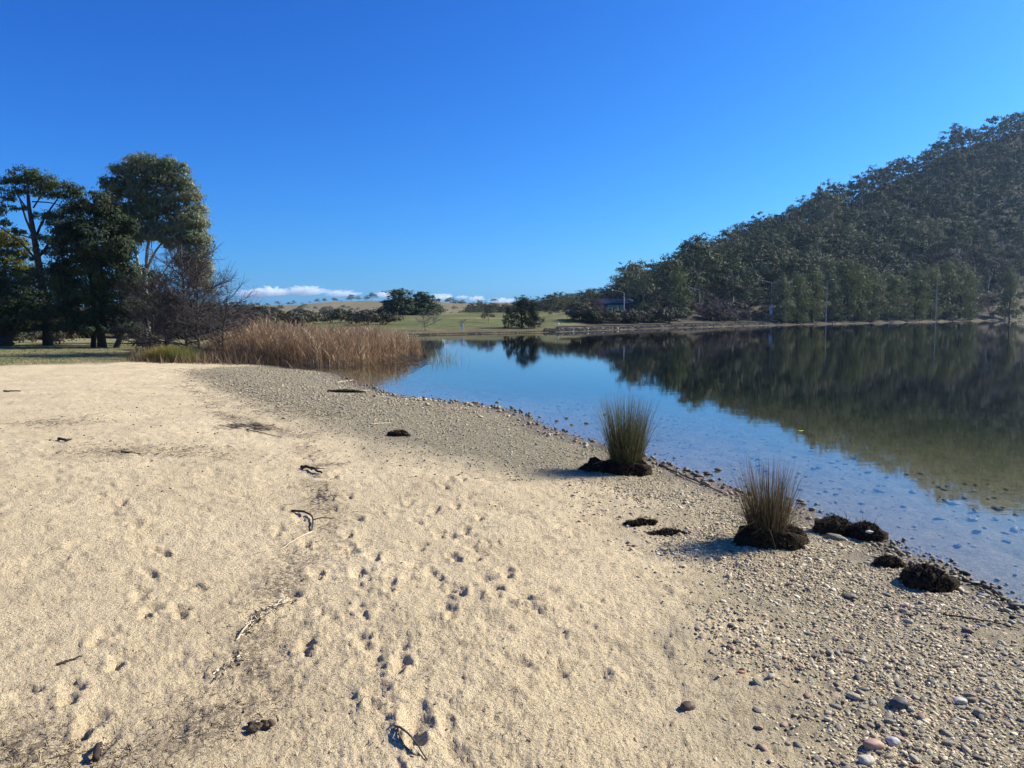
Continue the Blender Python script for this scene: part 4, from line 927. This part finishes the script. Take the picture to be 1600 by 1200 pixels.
# ------------------------------------------------------------------ pebbles
M['pebble'] = vcol('pebble_stone', .7, .4, 60, .002, mul=.2, ms=60)
pp = np.array([1.18, 1.12, .98])*np.array([(.40, .33, .20), (.30, .255, .165), (.47, .40, .27), (.54, .46, .32), (.23, .20, .135), (.16, .14, .105), (.44, .30, .19), (.33, .29, .165), (.60, .53, .39)])
def scatter(n, fx, fy, dens, rmin, rmax, pw=2.5, Vmul=None, squash=(.3, .6), dark=1.0):
    x, y = fx(n), fy(n); k = rng.random(n) < dens(x, y); x, y = x[k], y[k]; n = len(x)
    r = rmin+(rmax-rmin)*rng.random(n)**pw
    return x, y, r
def add_pebbles(mb, x, y, r, ico_, sq=(.3, .6), dark=None, sink=.02):
    V, T = ico_; n = len(x); z = HBv(x, y); m_ = len(V)
    P = V[None]*(1+rng.normal(0, .15 if m_ < 20 else .07, (n, m_, 1)))*np.stack([r*rng.uniform(.85, 1.45, n), r*rng.uniform(.65, 1, n), r*rng.uniform(sq[0], sq[1], n)], 1)[:, None]
    a = rng.uniform(0, 6.28, n); t = rng.normal(0, .28, n); ca, sa, ct, st_ = np.cos(a)[:, None], np.sin(a)[:, None], np.cos(t)[:, None], np.sin(t)[:, None]
    X1, Y1, Z1 = P[..., 0]*ct-P[..., 2]*st_, P[..., 1], P[..., 0]*st_+P[..., 2]*ct
    Pn = np.stack([X1*ca-Y1*sa+x[:, None], X1*sa+Y1*ca+y[:, None], Z1+(z+r*sink*.5)[:, None]], -1)
    c = pp[rng.integers(0, len(pp), n)]*rng.uniform(.7, 1.15, (n, 1)); c = c*.78+np.array([.42, .35, .24])*.22
    s_ = -sdf(LAKE, x, y); w_ = sstep(.35, .0, s_)[:, None]; c = c*(1-w_*.62)
    if dark is not None: c = c*dark[:, None]
    mb.add(Pn.reshape(-1, 3), None, (T[None]+(np.arange(n)*m_)[:, None, None]).reshape(-1, 3), np.repeat(c, m_, axis=0))
PB = MB()
gA_b = np.array(gravA); lo, hi = gA_b.min(0), gA_b.max(0)
def dA(x, y): return sstep(-.6, 1.1, sdf(gravA, x, y)+fbm(x, y, 1.5, 3, 3)*.5)*np.clip(14/y, .3, 1)
x, y, r = scatter(75000, lambda n: rng.uniform(lo[0], hi[0]+.3, n), lambda n: lo[1]+(hi[1]-lo[1])*rng.random(n)**1.7, dA, .006, .026, 2.2)
k = np.argsort(rng.random(len(x)))[:22000]; x, y, r = x[k], y[k], r[k]; r = r*np.clip(y/11, .8, 1.7); add_pebbles(PB, x, y, r, OCT, (.3, .6), dark=np.full(len(x), .74)); print('A', len(x))
def dB(x, y): 
    a = sstep(-.15, .9, sdf(gravB, x, y)+fbm(x, y, 2.2, 3, 41)*.9); b = sstep(0, 1.2, sdf(gravC, x, y)); e_ = sstep(.5, .0, np.abs(sdf(LAKE, x, y)))
    nearb = sstep(3.6, 2.2, y)
    return np.clip(a*(.7+.5*nearb)+.06*b+.25*e_*a, 0, 1)
x, y, r = scatter(160000, lambda n: rng.uniform(.5, 4.6, n), lambda n: 1.3+rng.random(n)*8, dB, .003, .013, 1.5)
k = np.argsort(rng.random(len(x)))[:38000]; add_pebbles(PB, x[k], y[k], r[k], OCT, (.35, .7)); print('B small', len(x))
def nonover(x, y, r, lim):
    cell = {}; keep = []
    for i in range(len(x)):
        kx, ky = int(x[i]//.06), int(y[i]//.06); ok = True
        for a in (-1, 0, 1):
            for b in (-1, 0, 1):
                for j in cell.get((kx+a, ky+b), ()):
                    if (x[j]-x[i])**2+(y[j]-y[i])**2 < ((r[i]+r[j])*.78)**2: ok = False; break
        if ok: cell.setdefault((kx, ky), []).append(i); keep.append(i)
        if len(keep) >= lim: break
    return np.array(keep)
x, y, r = scatter(90000, lambda n: rng.uniform(.5, 4.6, n), lambda n: 1.3+rng.random(n)**1.25*6.5, dB, .008, .027, 3.0)
kp = nonover(x, y, r, 13500); print('cands', len(x), len(kp)); x, y, r = x[kp], y[kp], r[kp]
uvis = 800+F*x/y; vis = (uvis < 1640) & (y > 2.3); score = np.where(vis, r/y, 0); top = np.argsort(-score)[:300]; rest = np.setdiff1d(np.arange(len(x)), top); IND = (x[top].copy(), y[top].copy(), r[top].copy())
sc_ = np.argsort(-score[rest]); b1, b2 = rest[sc_[:1500]], rest[sc_[1500:]]; add_pebbles(PB, x[b1], y[b1], r[b1], ICO2, (.28, .5)); add_pebbles(PB, x[b2], y[b2], r[b2], ICO1, (.28, .5)); print('B mid', len(rest))
# stones along the water's edge and in the shallows
sh = np.array(NEAR); k = rng.integers(0, len(sh)-1, 9000); t = rng.random(9000)[:, None]; q_ = sh[k]*(1-t)+sh[k+1]*t
off = rng.normal(.03, .2, 9000)*np.clip(q_[:, 1]/8, .6, 2); x = q_[:, 0]+off*.8; y = q_[:, 1]+off; s_ = -sdf(LAKE, x, y)
k = rng.random(9000) < np.where(s_ < 0, np.exp(s_*5), 1)*.26; x, y = x[k], y[k]; r = (.007+.034*rng.random(len(x))**3.2)*np.clip(y/10, .7, 1.5); add_pebbles(PB, x, y, r, ICO1, (.4, .8), sink=.9); print('edge', len(x))
# submerged stones
x = rng.uniform(-6, 9, 9000); y = rng.uniform(3.5, 26, 9000); s_ = -sdf(LAKE, x, y); k = (s_ < -.05) & (s_ > -3.5) & (rng.random(9000) < .5); x, y = x[k], y[k]; s_ = s_[k]; add_pebbles(PB, x, y, np.minimum(.012+.04*rng.random(len(x))**2, .01-s_*.03), ICO1, (.3, .5), dark=np.full(len(x), .6), sink=.2)
# sparse grit on the open sand
x, y, r = scatter(5200, lambda n: rng.uniform(-8, 3, n), lambda n: 1.4+rng.random(n)**2*14, lambda x, y: .35+0*x, .003, .010, 2.5); add_pebbles(PB, x, y, r*np.clip(y/4, 1, 2.5), OCT, (.4, .8), dark=rng.uniform(.3, 1.0, len(x)))
tag(PB.build('shingle', M['pebble'], col=True, smooth=True), 'small grey and tan pebbles strewn over the shore and shallows', 'pebbles', kind='stuff')
# individual pebbles
pcols = [('pale buff', (.46, .39, .26)), ('mid grey', (.28, .245, .175)), ('dark grey', (.14, .122, .09)), ('reddish tan', (.40, .26, .17)), ('olive grey', (.29, .255, .16))]
pms = []
for nm, c in pcols:
    mm_ = plain(nm.replace(' ', '_')+'_stone', c, tuple(v*.72 for v in c), 35, .62, .4, 70, .0015)
    for v in range(3):
        V, T = ICO3; a = rng.uniform(.55, .9); P = V*np.array([1.2, a, rng.uniform(.38, .6)]); P = P*(1+.28*fbm(V[:, 0]+v*9, V[:, 1]*1.2+V[:, 2]+v*5, 1.3, 2, 80+v)[:, None]); me = mesh_from('pebble', P, None, T, True); me.materials.append(mm_); pms.append((nm, me))
for x_, y_, r_ in zip(*IND):
    nm, me = pms[rng.integers(0, len(pms))]; o = link('pebble', me)
    o.location = (x_, y_, HB(x_, y_)+r_*.05); o.scale = (r_, r_, r_); o.rotation_euler = (rng.normal(0, .2), rng.normal(0, .2), rng.uniform(0, 6.28))
    tag(o, nm+' pebble lying in the shingle at the lower right of the shore', 'pebble', nm+' pebbles at the lower right')
# stones one can point at
def stone(px, py, r_, label, col, sq=(1.3, .9, .5), rz=.3, lift=.2, name='stone'):
    V, T = ICO3; P = V*np.array(sq)*r_*(1+.3*fbm(V[:, 0]+px, V[:, 1]+V[:, 2]*1.3+py, 1.4, 3, 85)[:, None])
    o = link(name, mesh_from(name, P, None, T, True), plain(name+'_rock', col, tuple(v*.65 for v in col), 25, .65, .4, 60, .002))
    c = GB(px, py); o.location = c+np.array([0, 0, r_*lift]); o.rotation_euler = (0, .1, rz); return tag(o, label, 'stone')
stone(1305, 843, .062, 'mossy flat grey stone leaning against the shaggy root mound', (.22, .21, .13), (1.35, .7, .45), -.5)
c = stone(1354, 812, .028, 'white stone sitting on top of the stalked root mound', (.62, .60, .55)); c.location = GB(1352, 843)+np.array([.0, -.06, .085])
stone(1366, 1162, .036, 'reddish tan lumpy stone near the bottom edge, left of the pale round pebbles', (.44, .28, .19), (1.3, .85, .6))
stone(1535, 932, .036, 'wet grey stone at the waterline right of the largest root mound', (.14, .14, .13))
stone(1522, 914, .032, 'flat dark stone in the shallows beside the largest root mound', (.06, .055, .05), (1.6, .6, .4), .2, .5)
stone(1508, 898, .028, 'small dark stone lying in the shallows farther out beside the largest mound', (.06, .055, .05), (1.5, .6, .5), -.5, .5)
stone(1590, 951, .036, 'dark stone at the waterline at the right edge of the view', (.08, .075, .07), (1.7, .7, .45), 0, .5)
stone(1328, 930, .04, 'brown angular stone lying alone on the shingle below the stalked mound', (.12, .09, .06), (1.4, .8, .5), -.2)
stone(1405, 1099, .042, 'large dark lumpy stone in the shingle at lower right', (.10, .095, .08), (1.1, 1, .8))
stone(1500, 1090, .030, 'pale smooth stone in the shingle at lower right beside a dark one', (.45, .41, .33))
stone(1531, 1108, .030, 'olive rounded stone standing out of the shingle near the right edge', (.25, .22, .14), (1.1, .9, .8))
stone(1395, 1153, .028, 'pale grey round pebble near the bottom edge right of the tan lumpy stone', (.48, .46, .40), (1.1, 1, .8))
stone(1354, 1188, .028, 'cream oval pebble at the very bottom edge below the tan stone', (.50, .45, .34), (1.2, 1, .6))
stone(1075, 1103, .032, 'dark reddish clod-like stone alone on the sand left of the shingle', (.12, .075, .05), (1.1, .9, .8))
stone(1158, 1050, .014, 'small bright orange-red pebble at the left border of the shingle', (.50, .20, .10))
for px, py, r_ in ((870,660,.03),(885,657,.03),(893,667,.025),(916,666,.035),(1092,745,.05),(1105,742,.045),(1122,738,.04),(1232,782,.03),(1250,786,.035),(1255,790,.03),(790,655,.03),(945,655,.03)):
    o = stone(px, py, r_, 'small stone breaking the water surface just off the shore', (.10, .095, .08), lift=.3); o['group'] = 'stones breaking the water surface'; o.location.z = .012
# floating yellow leaf
q = MB(); a = np.linspace(0, 6.283, 13)[:-1]; Pl = np.stack([np.cos(a)*.05, np.sin(a)*.03, .004+.006*np.cos(a*2)], 1); Pl = np.vstack([Pl, [[0, 0, .0]], Pl-[0, 0, .0012], [[0, 0, -.0012]]])
i = np.arange(12); q.add(Pl, None, np.concatenate([np.stack([np.full(12, 12), i, (i+1) % 12], 1), np.stack([np.full(12, 25), 13+(i+1) % 12, 13+i], 1)]))
ob = q.build('leaf', plain('yellow_leaf', (.62, .60, .12), (.5, .5, .1), 20)); ob.location = PZ(1251, 673, .012); tag(ob, 'single yellow leaf floating on the lake', 'leaf')

# ------------------------------------------------------------------ sticks and litter
M['stick'] = plain('dead_wood', (.16, .125, .095), (.08, .06, .045), 30, .8, .2, 90, .002)
M['stickdark'] = plain('dark_wet_wood', (.05, .038, .03), (.03, .023, .018), 30, .8, .2, 90, .002)
M['straw'] = plain('bleached_reed', (.60, .50, .34), (.42, .33, .21), 25, .7, .25)
def stick(pxs, r_, label, mt='stick', arch=.01, name='stick', extra=(), taper=.5):
    P = np.array([GB(x, y) for x, y in pxs]); c = P.mean(0); q = MB(); Q_ = P-c; Q_[:, 2] += r_*.8+arch*np.sin(np.linspace(0, 3.14, len(P)))
    tube(q, bez(Q_, 12, r_*.25), np.linspace(r_, r_*taper, 12), 7)
    for e_, er in extra:
        E = np.array([GB(x, y) for x, y in e_])-c; E[:, 2] += er; tube(q, bez(E, 8, er*.3), np.linspace(er, er*.4, 8), 6)
    o = q.build(name, M[mt], None, True); o.location = c; return tag(o, label, 'stick')
stick([(456,801),(475,803),(490,812),(487,828)], .011, 'dark curved stick lying mid-sand, bent like a hook', 'stickdark', .02, extra=(([(490,812),(505,807),(522,809)], .006),))
stick([(486,829),(465,842),(436,857)], .006, 'long bleached reed stem touching the dark hooked stick', 'straw')
stick([(471,732),(485,736),(503,742)], .020, 'short dark stick on the sand above the hooked one', 'stickdark', .02, extra=(([(485,736),(497,735),(510,734)], .008),))
stick([(618,1150),(632,1162),(650,1180),(668,1196)], .0055, 'brown stick sticking up from the sand at the bottom edge', 'stick', .022, extra=(([(622,1152),(630,1175),(650,1192)], .004),))
stick([(368,997),(385,979),(398,965)], .006, 'thick bleached reed piece at the lower end of the litter heap', 'straw', .015)
stick([(92,690),(104,694),(112,691)], .02, 'small dark piece of bark on the sand at the left', 'stickdark')
stick([(1470,962),(1510,968),(1560,977),(1595,985)], .006, 'long thin dark branch lying across the shingle at right', 'stickdark', .01)
stick([(1428,950),(1445,957),(1458,956)], .008, 'short pale stick piece in the shingle below the largest root mound', 'straw')
stick([(578,664),(610,661)], .012, 'pale straight stick on the shingle pointing to the small root lump', 'straw')
stick([(525,598),(552,594)], .011, 'pale driftwood stick by the water below the reeds, farther one', 'straw')
stick([(560,613),(578,610)], .011, 'pale driftwood stick beside the dark root litter at the shoreline', 'straw')
stick([(6,611),(32,612)], .02, 'dark stick on the far left sand', 'stickdark')
stick([(88,1037),(128,1026)], .007, 'dark narrow stick on the lower left sand', 'stickdark')
stick([(150,1190),(153,1168),(157,1155)], .014, 'dark stub of wood at the bottom left edge', 'stickdark', .02)
stick([(1030,728),(1070,747),(1130,772)], .012, 'dark thin branch washed along the waterline between the two tussocks', 'stickdark', .01)
stick([(425,566),(432,562)], .03, 'pale broken stick leaning out of the reed edge', 'straw', .05)
stick([(330,562),(345,558),(352,562)], .05, 'pale driftwood at the left foot of the reeds', 'straw', .06)
stick([(385,672),(440,683)], .008, 'thin dark twig beside the far strandline litter', 'stickdark')
stick([(190,708),(220,711)], .014, 'dark driftwood piece on the mid-left sand', 'stickdark')
def heap(pts, n, spread, label, ln=.09):
    P = np.array([GB(x, y) for x, y in pts]); c = P.mean(0); t = rng.uniform(0, len(P)-1, n); C = np.stack([np.interp(t, np.arange(len(P)), P[:, k]) for k in range(3)], 1)-c
    ax = unit(P[-1]-P[0]); q = MB()
    for k in range(n):
        p = C[k]+rng.normal(0, spread, 3)*[1, 1, .15]; p[2] = max(p[2], C[k][2])+.006; a = unit(ax*rng.choice([-1, 1])+rng.normal(0, .5, 3)*[1, 1, .3]); l_ = ln*rng.uniform(.3, 1.2)
        cl = [(.45, .36, .23), (.12, .09, .065), (.2, .15, .1), (.07, .055, .04), (.6, .52, .38)][rng.integers(0, 5)]
        tube(q, [p-a*l_/2, p+rng.normal(0, .003, 3), p+a*l_/2], rng.uniform(.0015, .0042), 4, cl)
    o = q.build('litter_heap', M['littervc'], None, col=True); o.location = c; o['kind'] = 'stuff'; return tag(o, label, 'debris')
M['littervc'] = vcol('reed_litter', .8, .2, mul=.3, ms=60)
heap([(375,990),(400,965),(425,945),(445,935)], 130, .014, 'heap of broken reed stems and twigs in the middle of the sand')
heap([(340,1050),(365,1030),(385,1015)], 60, .018, 'scattered short reed pieces below the reed heap', .05)
heap([(360,668),(390,665),(420,672)], 130, .09, 'tangle of dark twigs and pale reed on the far strandline', .35)
heap([(500,765),(505,780),(520,775)], 60, .05, 'small dark litter patch above the hooked stick', .08)
# dung-like clod cluster
q = MB()
for dx, dy in ((0,0),(.03,.005),(-.03,.01),(.012,.025),(-.012,-.02),(.045,.02)): rock(q, (dx, dy, .012), rng.uniform(.013, .02), (.10,.075,.05), sub=ICO2, sq=(1.2, .9, .8))
ob = q.build('clod', M['root'], None, True, col=True); ob.location = GB(404, 1141); tag(ob, 'little cluster of brown clods on the sand at lower left', 'clod')
# strandline crumbs
def crumbs(n, fn, lmin, lmax, wlo=.0012, whi=.004):
    q = MB(); x, y = fn(n); z = HBv(x, y); a = rng.uniform(0, 6.28, len(x)); l_ = rng.uniform(lmin, lmax, len(x)); w = rng.uniform(wlo, whi, len(x))
    f = np.clip(y/4, 1, 4); l_ = l_*f**.6; w = w*f**.8; tl = rng.normal(0, .18, len(x))
    ax = np.stack([np.cos(a)*np.cos(tl), np.sin(a)*np.cos(tl), np.sin(tl)], 1); sd_ = np.stack([-np.sin(a), np.cos(a), 0*a], 1); up = np.array([0, 0, 1.0])
    C = np.stack([x, y, z+w*.8+np.abs(tl)*l_*.4], 1); A_, B_ = C-ax*l_[:, None]/2, C+ax*l_[:, None]/2+sd_*(rng.normal(0, .12, len(x))*l_)[:, None]
    V = []; 
    for E, k in ((A_, .6), (B_, .4)):
        for d in (sd_, up, -sd_): V.append(E+d*(w*k)[:, None])
    V = np.stack(V, 1).reshape(-1, 3); b = (np.arange(len(x))*6)[:, None]
    Q = np.concatenate([b+np.array([[0, 1, 4, 3]]), b+np.array([[1, 2, 5, 4]]), b+np.array([[2, 0, 3, 5]])]); T = np.concatenate([b+np.array([[0, 2, 1]]), b+np.array([[3, 4, 5]])])
    cl = np.array([(.10, .075, .05), (.055, .042, .03), (.16, .12, .08), (.42, .33, .2), (.07, .05, .04)])[rng.integers(0, 5, len(x))]
    q.add(V, Q, T, np.repeat(cl, 6, axis=0)); return q
def strand(n):
    X_, Y_ = [], []
    for L_, wd, w in zip(litP, (.45, .16, .3, .3, .1), (.35, .4, .12, .05, .08)):
        m_ = int(n*w); L_ = np.array(L_); t = rng.uniform(0, len(L_)-1, m_); X_.append(np.interp(t, np.arange(len(L_)), L_[:, 0])+rng.normal(0, wd, m_)); Y_.append(np.interp(t, np.arange(len(L_)), L_[:, 1])+rng.normal(0, wd, m_))
    return np.concatenate(X_), np.concatenate(Y_)
def openb(n):
    r0 = 1.8*(22/1.8)**rng.random(n); t0 = rng.uniform(-.66, .35, n); return r0*np.sin(t0), r0*np.cos(t0)
tag(crumbs(4200, strand, .008, .055).build('strandline_litter', M['littervc'], col=True), 'dark twigs and bark crumbs along the curved strandline', 'litter', kind='stuff')
tag(crumbs(9500, openb, .004, .028, .0008, .003).build('sand_litter', M['littervc'], col=True), 'tiny twigs and bark crumbs sprinkled over the open sand', 'litter', kind='stuff')

# ------------------------------------------------------------------ clouds, kilometres away
m, nt, o = mat('cloud'); pv = N(nt, 'ShaderNodeVolumePrincipled'); pv.inputs['Density'].default_value = .022; pv.inputs['Color'].default_value = (.95, .98, 1, 1); pv.inputs['Anisotropy'].default_value = .2
nt.links.new(pv.outputs[0], o.inputs['Volume']); M['cloud'] = m
S.cycles.volume_bounces = 10
def cloud(px, py, rx, ry, seed, label):
    Yd = 6500; k = Yd/F; V, T = ico(5); V = V.copy(); d = fbm(V[:, 0]*rx/ry*1.0+seed, V[:, 2]+V[:, 1]*2+seed, 1.7, 5, seed, .6)
    P = V*(1+d[:, None]*.9*np.where(V[:, 2:] > -.1, 1, .35))*np.array([rx*k, ry*k*1.6, ry*k]); P[:, 2] = np.where(P[:, 2] < 0, P[:, 2]*.55, P[:, 2])
    o = link('cloud', mesh_from('cloud', P, None, T, True), M['cloud']); o.location = PY(px, py, Yd); return tag(o, label, 'cloud')
for a in ((428, 458, 30, 9, 3, 'longest white cloud low over the horizon, left end of the bank'), (478, 457, 27, 8, 8, 'flat white cloud just right of the longest one'), (532, 460, 26, 6, 13, 'thin pale cloud right of the flat white one over the brown hill'),
          (395, 462, 22, 8, 18, 'white cloud seen through the bare twigs at the left end of the bank'), (603, 462, 16, 6, 23, 'small cloud touching the left side of the fig trees'), (690, 466, 18, 6, 28, 'small puffy cloud right of the fig trees'),
          (745, 468, 11, 5, 33, 'tiny round cloud above the golf course trees'), (785, 471, 18, 5, 38, 'low thin cloud above the dark waterline trees'), (722, 465, 10, 3, 43, 'faint small cloud wisp between two puffs right of the fig trees')):
    cloud(*a)

# ------------------------------------------------------------------ haze
m, nt, o = mat('haze'); pv = N(nt, 'ShaderNodeVolumePrincipled'); pv.inputs['Density'].default_value = HAZE; pv.inputs['Color'].default_value = (.45, .68, 1, 1); pv.inputs['Anisotropy'].default_value = .3
nt.links.new(pv.outputs[0], o.inputs['Volume'])
q = MB(); box(q, (-4600, -4600, -6), (4600, 4600, 200)); tag(q.build('haze', m), 'thin blue winter haze over the lake and hill', 'haze', kind='stuff')
